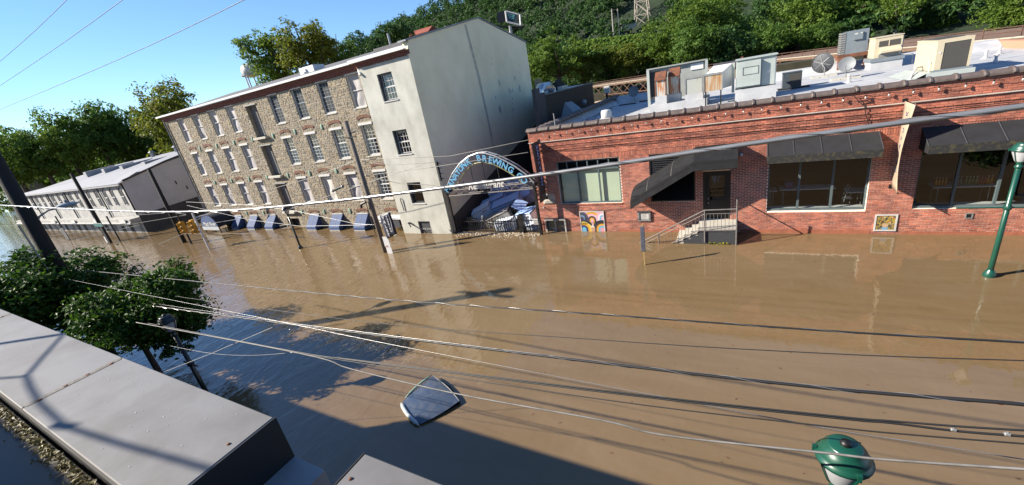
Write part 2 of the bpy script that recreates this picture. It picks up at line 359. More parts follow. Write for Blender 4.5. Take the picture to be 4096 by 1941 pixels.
# ------------------------------------------------------------------ brick building
BY=18.75           # face of the brick front
BX0,BX1,BTOP=-9.32,12.5,5.28
def brick_building():
    T=thing('brick_building','single storey red brick restaurant with black awnings and white flat roof','building',(1.5,BY,0))
    OPEN=[(-8.02,-4.87,1.50,3.70),(-3.55,-1.66,1.49,3.70),(-1.36,-.30,.62,2.78),(1.02,4.18,.95,3.72),(5.47,9.6,.98,3.72)]
    # wall core with openings: vertical and horizontal blocks behind the brick skin
    def core(m):
        xs=sorted({BX0,BX1}|{o[0] for o in OPEN}|{o[1] for o in OPEN})
        for a,b in zip(xs[:-1],xs[1:]):
            o=[q for q in OPEN if q[0]<=a+1e-6 and q[1]>=b-1e-6]
            if o: m.box(a,b,BY,BY+.3,-1.2,o[0][2]); m.box(a,b,BY,BY+.3,o[0][3],BTOP)
            else: m.box(a,b,BY,BY+.3,-1.2,BTOP)
        m.box(BX0,BX0+.3,BY+.3,34.7,-1.2,BTOP); m.box(BX1-.3,BX1,BY+.3,34.7,-1.2,BTOP); m.box(BX0,BX1,34.7,35,-1.2,5.2)
    W=part('wall',M_MORTAR,T,core)
    # bricks ------------------------------------------------------
    CH,BW=.0705,.2085; J=.016
    def blocked(x0,x1,z0,z1):
        for o in OPEN:
            if x1>o[0]+.01 and x0<o[1]-.01 and z1>o[2]+.01 and z0<o[3]-.01: return o
        return None
    bricks=[]; soldiers=[]
    k=0; z=-.21
    while z<BTOP-.02:
        z1=min(z+CH-J,BTOP); off=(k%2)*BW/2; x=BX0-off
        proj=.010
        if 4.30<z<4.37 or 4.46<z<4.53: proj=.045
        if 4.66<z<4.74: proj=.06
        if 3.93<z<4.01: proj=.03
        if not (3.72<z+.02 and z1<3.96):
            while x<11.8:
                a,b=max(x,BX0),min(x+BW-J,11.8)
                if b-a>.03:
                    o=blocked(a,b,z,z1)
                    if o is None: bricks.append((a,b,z,z1,proj))
                    else:
                        if o[0]-a>.03: bricks.append((a,o[0],z,z1,proj))
                        if b-o[1]>.03: bricks.append((o[1],b,z,z1,proj))
                x+=BW
        z+=CH; k+=1
    x=BX0
    while x<11.8:          # soldier course over the openings
        bricks.append((x,x+.0705-J,3.735,3.94,.016)); x+=.0705
    full=[b for b in bricks if abs((b[1]-b[0])-(BW-J))<.002 and abs((b[3]-b[2])-(CH-J))<.004 and b[4]<.02 and b[2]>.02]
    full.sort(key=lambda b:(b[0]-2.6)**2*.35+(b[2]-.6)**2*3)
    near=set(full[:300])
    m=MB()
    for a,b,z0,z1,p in bricks:
        if (a,b,z0,z1,p) in near: continue
        y=BY-p-random.uniform(0,.004)
        m.add([(a,BY,z0),(b,BY,z0),(b,BY,z1),(a,BY,z1),(a,y,z0),(b,y,z0),(b,y,z1),(a,y,z1)],[(4,5,6,7),(0,1,5,4),(1,2,6,5),(2,3,7,6),(3,0,4,7)])
    k=0; z=-.21
    while z<BTOP-.03:      # the alley side of the corner
        y=BY-.01+(k%2)*BW/2
        while y<22.5:
            m.box(BX0-.012,BX0,y,y+BW-J,z,z+CH-J); y+=BW
        z+=CH; k+=1
    o=m.build('brickwork',M_BRICK,W); o['kind']='stuff'
    bm=MB(); hx,hz=(BW-J)/2,(CH-J)/2
    bm.add([(-hx,.012,-hz),(hx,.012,-hz),(hx,.012,hz),(-hx,.012,hz),(-hx,0,-hz),(hx,0,-hz),(hx,0,hz),(-hx,0,hz)],[(4,5,6,7),(0,1,5,4),(1,2,6,5),(2,3,7,6),(3,0,4,7)])
    me=bm.mesh('brick',M_BRICK)
    copies(me,'brick',[((a+b)/2,BY-.0115-random.uniform(0,.004),(z0+z1)/2) for a,b,z0,z1,p in near],W)
    # parged base course showing just above the water
    part('base_course',mat('red_render',(.30,.10,.055,1),.85,var=.2,scale=4,bump=.4,bscale=20),T,lambda m:(m.box(-5.2,-2.1,BY-.02,BY-.0165,-.5,.13),m.box(.1,4.4,BY-.02,BY-.0165,-.5,.155),m.box(5.3,11.8,BY-.02,BY-.0165,-.5,.13)))
    # stone string course
    part('string_course',M_CONC,T,lambda m:m.box(BX0-.03,11.8,BY-.075,BY,4.744,4.775))
    # coping tiles: half round with a socket collar
    def tile(L,first=False):
        m=MB(); prof=[]
        n=10
        def ring(x,r,zz): return [(x,-.17+.0*r+(.19)*0+ -math.cos(math.pi*i/n)*r, zz+math.sin(math.pi*i/n)*r*.62) for i in range(n+1)]
        rings=[ring(-L/2,.205,0),ring(L/2-.10,.205,0),ring(L/2-.10,.24,0),ring(L/2-.06,.255,.01),ring(L/2,.24,0)]
        vs=[p for r_ in rings for p in r_]; fs=[]
        for j in range(len(rings)-1):
            for i in range(n): fs.append((j*(n+1)+i,j*(n+1)+i+1,(j+1)*(n+1)+i+1,(j+1)*(n+1)+i))
        fs.append(tuple(range(n+1))); fs.append(tuple((len(rings)-1)*(n+1)+i for i in range(n+1)))
        m.add(vs,fs)
        for s in (-1,1): m.box(-L/2,L/2-.002,-.17+s*.19-.025,-.17+s*.19+.025,-.035,.004)
        return m.mesh('coping_tile',M_COPE,smooth=False)
    L=.615; tm=tile(L)
    locs=[(BX0+L/2+i*L-.05,BY+.28,BTOP+.055) for i in range(35)]
    copies(tm,'coping_tile',locs,T,rots=[(R(random.uniform(-1,1)),0,R(random.uniform(-.8,.8))) for _ in locs])
    L2=[(BX0+.32,BY+.55+i*L,BTOP+.055) for i in range(26)]
    copies(tm,'coping_tile',L2,T,rots=[(R(random.uniform(-1,1)),0,R(90+random.uniform(-.8,.8))) for _ in L2])
    # roof
    def roof(m):
        m.box(BX0+.3,BX1-.3,BY+.3,34.7,4.75,4.9)
        m.box(BX0+.31,BX1-.31,BY+.302,BY+.42,4.9,5.22); m.box(BX0+.31,BX0+.5,BY+.42,34.6,4.9,5.2)
        m.add([(BX0+.5,BY+.42,4.9),(BX0+.95,BY+.42,4.9),(BX0+.95,34.6,4.9),(BX0+.5,34.6,4.9),(BX0+.5,BY+.42,5.18),(BX0+.5,34.6,5.18)],[(0,1,4),(1,2,5,4),(2,3,5),(0,4,5,3)])
        m.box(BX0+.3,BX1-.3,34.1,35.05,4.9,5.35)
        m.add([(BX0+.5,33.3,4.9),(BX1-.3,33.3,4.9),(BX1-.3,34.1,5.33),(BX0+.5,34.1,5.33)],[(0,1,2,3)])
    part('roof',M_WROOF,T,roof)
    seam=mat('roof_seam',(.30,.31,.33,1),.8,var=.1)
    part('roof_seams',seam,T,lambda m:[m.box(BX0+1.0,BX1-.4,y,y+.05,4.9,4.906) for y in (21.3,22.9,24.6,26.2,27.9,29.6,31.3)])
    return T
BB=brick_building()

def pane_grid(T,x0,x1,z0,z1,y,nx,nz,fm,gm,fw=.05,depth=.05,bar=.022,name='sash',split=None):
    """a glazed sash: frame, bars, one glass pane for each light"""
    def fr(m):
        m.box(x0,x1,y,y+depth,z0,z0+fw); m.box(x0,x1,y,y+depth,z1-fw,z1)
        m.box(x0,x0+fw,y,y+depth,z0+fw,z1-fw); m.box(x1-fw,x1,y,y+depth,z0+fw,z1-fw)
        for i in range(1,nx): xx=x0+fw+(x1-x0-2*fw)*i/nx; m.box(xx-bar/2,xx+bar/2,y+.004,y+depth-.004,z0+fw,z1-fw)
        for j in range(1,nz): zz=z0+fw+(z1-z0-2*fw)*j/nz; m.box(x0+fw,x1-fw,y+.006,y+depth-.006,zz-bar/2,zz+bar/2)
    f=part(name,fm,T,fr)
    m=MB(); w_=(x1-x0-2*fw)/nx; h_=(z1-z0-2*fw)/nz
    m.quad((-w_/2,0,-h_/2),(w_/2,0,-h_/2),(w_/2,0,h_/2),(-w_/2,0,h_/2)); me=m.mesh('pane',gm)
    copies(me,'pane',[(x0+fw+w_*(i+.5),y+depth*.55,z0+fw+h_*(j+.5)) for i in range(nx) for j in range(nz)],f)
    return f

def brick_windows():
    T=BB
    # window 1: transom of six lights over three tall lights, pale panels inside
    y=BY+.06
    x0,x1=-8.02,-4.87
    def fr(m):
        m.box(x0,x1,y,y+.08,1.5,1.57); m.box(x0,x1,y,y+.08,3.63,3.70); m.box(x0,x1,y,y+.08,3.17,3.25)
        m.box(x0,x0+.07,y,y+.08,1.57,3.63); m.box(x1-.07,x1,y,y+.08,1.57,3.63)
        for i in (1,2): xx=x0+(x1-x0)*i/3; m.box(xx-.035,xx+.035,y+.002,y+.078,1.57,3.17)
        for i in range(1,6): xx=x0+(x1-x0)*i/6; m.box(xx-.025,xx+.025,y+.002,y+.078,3.25,3.63)
    f=part('window_frame',M_FRAME,T,fr)
    for i in range(3): part('pane',M_GLASS,f,lambda m:m.quad(*[(x0+(x1-x0)*a/3,y+.045,z) for a,z in ((i,1.57),(i+1,1.57),(i+1,3.17),(i,3.17))]))
    for i in range(6): part('pane',M_GLASSD,f,lambda m:m.quad(*[(x0+(x1-x0)*a/6,y+.045,z) for a,z in ((i,3.25),(i+1,3.25),(i+1,3.63),(i,3.63))]))
    blind=mat('pale_green_panel',(.85,.92,.66,1),.8,var=.05,scale=1.5)
    part('window_blind',blind,T,lambda m:(m.box(x0+.1,x1-.1,y+.16,y+.2,1.52,3.15)))
    part('window_sill',M_BRICK,T,lambda m:[m.box(x0-.02+i*.0705,x0-.02+i*.0705+.06,BY-.05,BY+.05,1.43,1.495) for i in range(45)])
    part('interior',M_DARKIN,T,lambda m:(m.box(x0,x1,y+.5,y+.55,1.5,3.7),m.box(x0,x1,y+.21,y+.5,1.45,1.5),m.box(x0,x1,y+.21,y+.5,3.7,3.75)))
    # louvred opening: each slat a piece
    x0,x1=-3.55,-1.66
    lf=part('louvre_frame',M_BLACK,T,lambda m:(m.box(x0,x1,BY+.10,BY+.14,1.49,3.70),m.box(x0,x0+.06,BY-.005,BY+.1,1.49,3.7),m.box(x1-.06,x1,BY-.005,BY+.1,1.49,3.7),m.box(x0+.06,x1-.06,BY-.005,BY+.1,3.63,3.7),m.box(x0+.06,x1-.06,BY-.005,BY+.1,1.49,1.55)))
    m=MB(); m.add([(-.885,-.045,-.05),(.885,-.045,-.05),(.885,-.037,-.055),(-.885,-.037,-.055),(-.885,.045,.05),(.885,.045,.05),(.885,.053,.045),(-.885,.053,.045)],[(0,3,2,1),(4,5,6,7),(0,1,5,4),(1,2,6,5),(2,3,7,6),(3,0,4,7)])
    sl=m.mesh('slat',M_BLACK)
    copies(sl,'slat',[((x0+x1)/2,BY+.05,1.62+i*.0955) for i in range(21)],lf)
    # door
    x0,x1=-1.36,-.30
    part('door_frame',M_BLACK,T,lambda m:(m.box(x0,x0+.12,BY+.02,BY+.2,.62,2.78),m.box(x1-.12,x1,BY+.02,BY+.2,.62,2.78),m.box(x0+.12,x1-.12,BY+.02,BY+.2,2.66,2.78)))
    d=part('door',M_BLACK,T,lambda m:(m.box(x0+.12,x1-.12,BY+.1,BY+.15,.62,1.62),m.box(x0+.12,x0+.26,BY+.1,BY+.15,1.62,2.66),m.box(x1-.24,x1-.12,BY+.1,BY+.15,1.62,2.66),m.box(x0+.26,x1-.24,BY+.1,BY+.15,2.56,2.66),m.box(x0+.3,x0+.52,BY+.085,BY+.1,.8,1.5),m.box(x0+.56,x1-.26,BY+.085,BY+.1,.8,1.5)))
    part('pane',M_GLASSD,d,lambda m:m.quad((x0+.26,BY+.12,1.62),(x1-.24,BY+.12,1.62),(x1-.24,BY+.12,2.56),(x0+.26,BY+.12,2.56)))
    part('interior',M_DARKIN,T,lambda m:m.box(x0,x1,BY+.6,BY+.65,.5,2.8))
    part('handle',M_STEEL,d,lambda m:(m.lathe([(.0,.05),(.03,.045),(.034,.02),(.015,0)],(x0+.2,BY+.1,1.36),10,axis=(0,-1,0)),m.box(x0+.18,x0+.22,BY+.09,BY+.1,1.52,1.56)))
    part('door_notice',M_WHITE,d,lambda m:m.box(x0+.275,x0+.36,BY+.1,BY+.104,1.44,1.62))
    # windows 2 and 3: shopfront lights
    for (x0,x1,z0,z1,n) in ((1.02,4.18,.95,3.72,3),(5.47,9.6,.98,3.72,4)):
        y=BY+.10
        def fr(m):
            m.box(x0,x1,y-.02,y+.08,z0,z0+.08); m.box(x0,x1,y,y+.08,z1-.06,z1)
            m.box(x0,x0+.06,y,y+.08,z0+.08,z1-.06); m.box(x1-.06,x1,y,y+.08,z0+.08,z1-.06)
            for i in range(1,n): xx=x0+(x1-x0)*i/n; m.box(xx-.035,xx+.035,y-.01,y+.07,z0+.08,z1-.06)
        f=part('window_frame',M_FRAME,T,fr)
        for i in range(n): part('pane',M_GLASS,f,lambda m:m.quad(*[(x0+(x1-x0)*a/n,y+.04,z) for a,z in ((i,z0+.05),(i+1,z0+.05),(i+1,z1-.05),(i,z1-.05))]))
        part('window_sill',M_WHITE,T,lambda m:m.box(x0,x1,y+.081,y+.45,z0-.03,z0+.05))
    wallin=mat('brown_room_wall',(.045,.036,.024,1),.9,var=.12)
    part('interior',wallin,T,lambda m:(m.box(.5,11.5,23.0,23.05,.2,4.2),m.box(.5,.55,19.1,23,.2,4.2),m.box(.5,11.5,19.1,23,.15,.2),m.box(.5,11.5,19.1,23,4.2,4.25),m.box(4.75,4.8,19.1,23,.2,4.2)))
brick_windows()

def awning_straight(x0,x1,label,nrib):
    T=thing('window_awning',label,'awning',((x0+x1)/2,BY,3.2),group='black shopfront awnings')
    yf=17.88; zt,zf,zb=3.88,3.42,3.17
    m=MB(); m.add([(x0,BY-.02,zt),(x1,BY-.02,zt),(x1,yf,zf),(x0,yf,zf)],[(0,1,2,3)])
    m.add([(x0,BY-.02,zt),(x0,yf,zf),(x0,yf,zb),(x0,BY-.02,zb)],[(0,1,2,3)]); m.add([(x1,BY-.02,zt),(x1,yf,zf),(x1,yf,zb),(x1,BY-.02,zb)],[(0,1,2,3)])
    m.build('canvas',M_AWN,T)
    part('valance',M_AWNV,T,lambda m:m.box(x0,x1,yf-.012,yf-.002,zb-.01,zf+.012))
    for i in range(nrib+1):
        x=x0+(x1-x0)*i/nrib
        part('rib',M_DGREY,T,lambda m:m.cyl((x,BY-.03,zt+.006),(x,yf,zf+.008),.014,n=6))
    part('brace',M_BLACKM,T,lambda m:(m.cyl((x0+.03,BY-.03,zb),(x0+.03,yf,zb),.012,n=6),m.cyl((x1-.03,BY-.03,zb),(x1-.03,yf,zb),.012,n=6),m.cyl((x0,yf+.01,zb+.01),(x1,yf+.01,zb+.01),.012,n=6)))
awning_straight(.93,4.25,'black canvas awning with mossy valance over the window right of the door',4)
awning_straight(5.36,9.75,'black canvas awning with mossy valance over the window at right edge',5)

def door_canopy():
    T=thing('stair_canopy','bent black canopy sloping down over the door steps','awning',(-1.9,BY,2.5))
    prof=[(BY-.02,.0),(18.35,-.005),(18.0,-.06),(17.7,-.20),(17.5,-.40),(17.42,-.72)]
    st=[(-.05,3.9),(-1.62,3.88),(-4.2,2.33)]
    m=MB()
    for (xa,za),(xb,zb) in zip(st[:-1],st[1:]):
        for (y0,d0),(y1,d1) in zip(prof[:-1],prof[1:]):
            m.add([(xa,y0,za+d0),(xb,y0,zb+d0),(xb,y1,zb+d1),(xa,y1,za+d1)],[(0,1,2,3)])
    for (x,z) in (st[0],st[2]):
        m.add([(x,y,z+d) for y,d in prof]+[(x,BY-.02,z-.72)],[tuple(range(len(prof)+1))])
    m.build('canvas',mat('black_canopy_canvas',(.024,.024,.026,1),.92,var=.25,scale=2.5,bump=.15,bscale=20,spec=.15),T)
    worn=mat('scuffed_canvas',(.024,.024,.026,1),.92,scale=14,col2=(.12,.115,.10,1),thr=(.62,.74),bump=.1,spec=.15)
    def strip(m):
        for (xa,za),(xb,zb) in zip(st[:-1],st[1:]):
            m.add([(xa,17.495,za-.36),(xb,17.495,zb-.36),(xb,17.475,zb-.47),(xa,17.475,za-.47)],[(0,1,2,3)])
    part('worn_fold',worn,T,strip)
    for t in (.33,.72):
        x=-1.62+(-4.2+1.62)*t; z=3.88+(2.33-3.88)*t
        part('seam',M_RAIL,T,lambda m:m.tube([(x,y-.008,z+d+.008) for y,d in prof[:-1]],.012,5))
    part('frame',M_BLACKM,T,lambda m:[m.cyl((xa,17.44,za-.72),(xb,17.44,zb-.72),.015,n=6) for (xa,za),(xb,zb) in zip(st[:-1],st[1:])])
door_canopy()

def stairs():
    T=thing('entrance_steps','concrete entrance steps with grey iron railing below the black door','steps',(-1.2,17.9,0))
    def conc(m):
        for i,(xa,z) in enumerate(((-1.5,.62),(-1.78,.45),(-2.06,.29),(-2.34,.12))):
            m.box(xa,-.05 if i==0 else xa+.279,17.42,BY-.022,-.8,z)
    part('treads',M_CONC,T,conc,bevel=.012)
    def sidew(m):
        for i,(xa,z) in enumerate(((-1.5,.54),(-1.78,.37),(-2.06,.21))):
            m.box(xa+.02,-.047 if i==0 else xa+.299,17.40,17.418,-.5,z)
        m.box(-.05,-.03,17.40,BY-.023,-.5,.54)
    part('side_panel',M_DGREY,T,sidew)
    y=17.36; top=[(-3.9,0-.02),(-1.2,1.52),(-.04,1.55)]
    part('handrail',M_RAIL,T,lambda m:(m.tube([(x,y,z) for x,z in top]+[(-.04,BY-.05,1.55)],.028,8)))
    part('lower_rail',M_RAIL,T,lambda m:(m.tube([(-3.7,y,-.05),(-1.2,1.34 and y,1.36),(-.04,y,1.38)],.014,6),m.tube([(-2.5,y,.03),(-1.48,y,.62),(-.04,y,.66)],.024,8)))
    for x,za,zb in ((-1.2,.1,1.52),(-3.05,-.4,.47),(-.04,-.3,1.95)):
        part('post',M_RAIL,T,lambda m:m.cyl((x,y,za),(x,y,zb),.03,n=8))
    m=MB(); m.cyl((0,0,0),(0,0,1),.009,n=5); me=m.mesh('baluster',M_RAIL)
    L=[];Sx=[]
    for i in range(26):
        x=-3.6+i*.137
        if x>-.1: break
        zt=1.36 if x>-1.2 else 1.36+(x+1.2)*(1.41/2.5)
        zb=.64 if x>-1.48 else max(-.1,.62+(x+1.48)*.578)
        L.append((x,y,zb)); Sx.append((1,1,max(.05,zt-zb)))
    copies(me,'baluster',L,T,scl=Sx)
    part('finial',M_BLACKM,T,lambda m:m.lathe([(.0,.09),(.03,.07),(.035,.03),(.02,0)],(-.04,y,1.95),8))
stairs()

# notices, posters, small fittings on the brick front
def fittings():
    T=thing('notice_case','grey glazed notice case with leaflets half under water','notice board',(-8.47,BY-.1,0))
    x0,x1=-9.05,-7.88
    def fr(m):
        m.box(x0,x1,BY-.14,BY-.02,.64,.70); m.box(x0,x0+.07,BY-.14,BY-.02,-.6,.64); m.box(x1-.07,x1,BY-.14,BY-.02,-.6,.64); m.box(-8.5,-8.43,BY-.139,BY-.02,-.6,.64)
    part('frame',mat('pale_grey_frame',(.50,.48,.46,1),.5,var=.06),T,fr)
    part('hood',M_DGREY,T,lambda m:m.box(x0-.02,x1+.02,BY-.15,BY-.02,.705,.735))
    part('backboard',mat('notice_back',(.30,.34,.31,1),.8,var=.1),T,lambda m:m.box(x0+.07,x1-.07,BY-.05,BY-.025,-.6,.64))
    cols=['#3a7f9e','#9fb58f','#c8d3c0','#dfe3da','#7d8a8c','#e6e9ea','#5d7f9d','#c98d7a']
    for i,(a,b,c,d) in enumerate(((-8.9,-8.74,.32,.56),(-8.7,-8.52,.3,.56),(-8.92,-8.76,-.02,.2),(-8.7,-8.54,-.02,.2),(-8.36,-8.02,.38,.58),(-8.2,-7.98,.2,.36),(-8.2,-7.98,.04,.19),(-8.36,-8.24,-.02,.2))):
        part('leaflet',mat('leaflet_%d'%i,cols[i],.8,var=.25,scale=16),T,lambda m:m.box(a,b,BY-.056,BY-.051,c,d))
    part('glazing',M_GLASS,T,lambda m:m.quad((x0+.07,BY-.1,-.6),(x1-.07,BY-.1,-.6),(x1-.07,BY-.1,.64),(x0+.07,BY-.1,.64)))
    # painted rainbow panel
    x0,x1,z0,z1=-7.09,-5.83,-.45,1.09
    T=thing('rainbow_panel','tall panel painted with overlapping rainbow arches rising out of the water','artwork',(-6.46,BY-.04,0))
    part('frame',M_WHITE,T,lambda m:(m.box(x0,x0+.035,BY-.06,BY-.02,z0,z1),m.box(x1-.035,x1,BY-.06,BY-.02,z0,z1),m.box(x0+.035,x1-.035,BY-.06,BY-.02,z1-.035,z1)))
    base=part('board',mat('pink_paint',(.78,.50,.60,1),.6,var=.06),T,lambda m:m.box(x0+.035,x1-.035,BY-.045,BY-.02,z0,z1-.035))
    def arch(cx,cz,rs,cols,yy):
        for k,(r0,c) in enumerate(zip(rs,cols)):
            r1=rs[k+1] if k+1<len(rs) else 0
            m=MB(); n=18; pts=[]
            def clamp(p): return (min(max(p[0],x0+.036),x1-.036),p[1],min(max(p[2],z0),z1-.036))
            vs=[];fs=[]
            for i in range(n+1):
                t=math.pi*i/n; vs.append(clamp((cx-math.cos(t)*r0,yy,cz+math.sin(t)*r0))); vs.append(clamp((cx-math.cos(t)*r1,yy,cz+math.sin(t)*r1)))
            for i in range(n): fs.append((2*i,2*i+2,2*i+3,2*i+1))
            vs+= [clamp((cx-r0,yy,z0)),clamp((cx-r1,yy,z0)),clamp((cx+r1,yy,z0)),clamp((cx+r0,yy,z0))]; b=2*n+2
            fs+= [(0,1,b+1,b),(2*n,2*n+1,b+2,b+3)]
            m.add(vs,fs); m.build('painted_arch',mat('paint_'+c,c,.6,var=.05),T)
    arch(-6.46,.62,[.44,.33,.22,.13,.06],['#e0a432','#e7b6c6','#3a3a3a','#e0a432','#e7b6c6'],BY-.0465)
    arch(-7.0,.72,[.36,.27,.18,.1],['#5a4a66','#39424f','#6f93b0','#5a4a66'],BY-.0475)
    arch(-5.9,.72,[.34,.25,.16,.08],['#e7b6c6','#f1dfe4','#6fb4d4','#e7b6c6'],BY-.0475)
    arch(-6.93,.12,[.52,.42,.32,.22,.12],['#2d3442','#f0cf60','#e0a432','#243a6b','#6fb4d4'],BY-.0485)
    arch(-5.97,.12,[.50,.40,.30,.20,.10],['#2d3040','#4b3a38','#e0a432','#6fb4d4','#e09aa8'],BY-.0485)
    part('painted_figure',mat('skin_paint',(.55,.33,.22,1),.6,var=.1),T,lambda m:m.ext([(-6.46+.115*math.cos(t*.5236),BY-.0495,.13+.17*math.sin(t*.5236)) for t in range(12)],(0,-.001,0)))
    part('painted_hat',mat('cream_paint',(.7,.62,.5,1),.6,var=.1),T,lambda m:m.ext([(-6.56,BY-.051,.22),(-6.36,BY-.051,.22),(-6.40,BY-.051,.33),(-6.46,BY-.051,.36),(-6.52,BY-.051,.33)],(0,-.001,0)))
    # menu box
    T=thing('menu_box','small grey framed menu box beside the canopy end','menu box',(-3.9,BY-.05,.8))
    part('frame',M_STEEL,T,lambda m:(m.box(-4.19,-3.6,BY-.09,BY-.02,.57,.62),m.box(-4.19,-3.6,BY-.09,BY-.02,.98,1.03),m.box(-4.19,-4.11,BY-.09,BY-.02,.62,.98),m.box(-3.68,-3.6,BY-.09,BY-.02,.62,.98)))
    part('hood',M_DGREY,T,lambda m:m.box(-4.21,-3.58,BY-.13,BY-.02,1.032,1.06))
    part('paper',M_WHITE,T,lambda m:m.box(-4.11,-3.68,BY-.05,BY-.02,.62,.98))
    ink=mat('ink',(.06,.06,.06,1),.8)
    part('print',ink,T,lambda m:[m.box(-4.03+.02*(i%3),-3.78-.03*(i%2),BY-.052,BY-.0505,.9-.06*i,.915-.06*i) for i in range(5)])
    # square poster picture
    T=thing('square_painting','square mosaic-coloured painting in white frame low on the brick','artwork',(4.81,BY-.04,.13))
    x0,x1,z0,z1=4.49,5.13,.13,.79
    part('frame',M_WHITE,T,lambda m:(m.box(x0,x1,BY-.05,BY-.02,z0,z0+.05),m.box(x0,x1,BY-.05,BY-.02,z1-.05,z1),m.box(x0,x0+.05,BY-.05,BY-.02,z0+.05,z1-.05),m.box(x1-.05,x1,BY-.05,BY-.02,z0+.05,z1-.05)))
    part('canvas',mat('mosaic_canvas',(.45,.30,.06,1),.7,scale=10,col2=(.06,.06,.07,1),thr=(.48,.56)),T,lambda m:m.box(x0+.05,x1-.05,BY-.035,BY-.02,z0+.05,z1-.05))
    pal=['#c8792a','#d8b23c','#2b2b2b','#b5442e','#6f8f4a','#e2d6b0']
    rr=random.Random(4)
    for i in range(46):
        px_=rr.uniform(x0+.07,x1-.12); pz=rr.uniform(z0+.2,z1-.1); ww=rr.uniform(.02,.06); hh=rr.uniform(.015,.05); c=rr.choice(pal)
        part('painted_patch',mat('patch_'+c,c,.7,var=.1),T,lambda m:m.box(px_,px_+ww,BY-.0362-i*.00003,BY-.0352,pz,pz+hh))
    part('painted_face',mat('paint_face',(.62,.42,.25,1),.7,var=.1),T,lambda m:m.ext([(4.81+.09*math.cos(t*.5236),BY-.0385,.36+.085*math.sin(t*.5236)) for t in range(12)],(0,-.001,0)))
    part('painted_shirt',mat('paint_shirt',(.22,.42,.62,1),.7,var=.1),T,lambda m:m.box(4.72,4.9,BY-.0385,BY-.0372,.185,.28))
    # stone plaque
    T=thing('stone_block','pale rough stone block set in the brick beside the first window','stone',(-8.65,BY,1.5))
    part('block',M_CONC,T,lambda m:m.box(-9.0,-8.32,BY-.03,BY+.01,1.75,2.08),bevel=.01)
    part('boulder_face',mat('cut_stone',(.45,.42,.36,1),.9,var=.2,scale=9,bump=.6,bscale=18),T,lambda m:m.add([(-9.02,BY-.03,1.52),(-8.33,BY-.03,1.52),(-8.33,BY-.03,1.74),(-8.45,BY-.03,1.78),(-8.9,BY-.03,1.78),(-9.02,BY-.03,1.74),(-8.9,BY-.09,1.58),(-8.45,BY-.09,1.58),(-8.5,BY-.1,1.71),(-8.85,BY-.1,1.71)],[(0,1,7,6),(1,2,8,7),(2,3,4,9,8),(4,5,9),(5,0,6,9),(6,7,8,9)]))
    # wall vent
    T=thing('wall_vent','small dark metal vent low in the brick under the far window','vent',(6.97,BY,.62))
    part('surround',M_STEEL,T,lambda m:(m.box(6.87,7.06,BY-.04,BY-.015,.61,.64),m.box(6.87,7.06,BY-.04,BY-.015,.78,.81),m.box(6.87,6.9,BY-.04,BY-.015,.64,.78),m.box(7.03,7.06,BY-.04,BY-.015,.64,.78)))
    part('grille',M_BLACK,T,lambda m:m.box(6.9,7.03,BY-.02,BY-.012,.64,.78))
    # globe lamp by the canopy
    T=thing('bulkhead_light','small round white bulkhead light on brick at the canopy end','lamp',(.05,BY,3.3))
    part('globe',M_WHITE,T,lambda m:m.lathe([(.0,.11),(.05,.1),(.075,.06),(.075,.02),(.05,0)],(.05,BY-.02,3.41),12,axis=(0,-1,0)),smooth=True)
    part('base',M_DGREY,T,lambda m:m.cyl((.05,BY-.03,3.41),(.05,BY-.005,3.41),.085,n=12))
    T=thing('wall_tap','small pale wall spout with shadow beside the notice case','pipe',(-9.0,BY,1.3))
    part('spout',M_WHITE,T,lambda m:m.tube([(-9.02,BY-.01,1.36),(-9.02,BY-.12,1.36),(-8.98,BY-.18,1.33)],.03,8))
    # banners on brackets, at right angles to the wall
    def banner(x,dark,label,words):
        T=thing('vertical_banner',label,'banner',(x,BY-.5,1.8),group='banners on the brick front')
        cm=mat('brown_banner_cloth',(.125,.09,.075,1),.8,var=.12,bump=.1,bscale=6) if dark else mat('tan_banner_cloth',(.55,.42,.30,1),.8,var=.08,bump=.1,bscale=6)
        m=MB(); n=16; vs=[]; fs=[]
        f=lambda t,u: x+.05*math.sin(t*3.4+ (0 if dark else 2.6))*(1 if dark else 2.2)*u
        for i in range(n+1):
            t=i/n; z=4.82-(4.82-1.87)*t
            for k in range(5):
                u=k/4; yy=BY-.06-.84*u
                vs.append((f(t,u),yy,z-.08*u*0))
        for i in range(n):
            for k in range(4): fs.append((i*5+k,i*5+k+1,(i+1)*5+k+1,(i+1)*5+k))
        m.add(vs,fs); cl=m.build('cloth',cm,T,smooth=True)
        sm=cl.modifiers.new('thickness','SOLIDIFY'); sm.thickness=.006
        for z in (4.83,1.86): part('bracket',M_BLACKM,T,lambda m:(m.cyl((x,BY,z),(x,BY-.92,z),.014,n=6),m.box(x-.06,x+.06,BY-.03,BY-.012,z-.07,z+.07)))
        return T,f
    T,f=banner(-8.78,True,'dark brown banner with pale blue letters at the left corner',1)
    lt=mat('pale_blue_lettering',(.50,.66,1.2,1),.6,var=.05); lg=mat('dull_lettering',(.32,.30,.30,1),.7,var=.05); lb=mat('faint_emblem',(.02,.016,.014,1),.6)
    xo=-8.70
    for i,ch in enumerate('MANAYUNK'):
        text_mesh(ch,.32,frame((xo,BY-.47,2.78+i*.262),(0,0,1),(0,-1,0)),lt,'letter',T,ext=.003,off=.004)
    text_mesh('BREWING',.11,frame((xo,BY-.47,2.16),(0,1,0),(0,0,1)),lg,'lettering',T,ext=.003)
    text_mesh('COMPANY',.11,frame((xo,BY-.47,2.02),(0,1,0),(0,0,1)),lg,'lettering',T,ext=.003)
    part('emblem',lb,T,lambda m:m.tube([(xo,BY-.47+.2*math.cos(R(a)),2.45+.17*math.sin(R(a))) for a in range(-60,240,20)],.012,5))
    T,f=banner(4.80,False,'tan twisted banner with blue lettering between the right-hand awnings',1)
    lt2=mat('dark_blue_lettering',(.05,.08,.2,1),.6,var=.05)
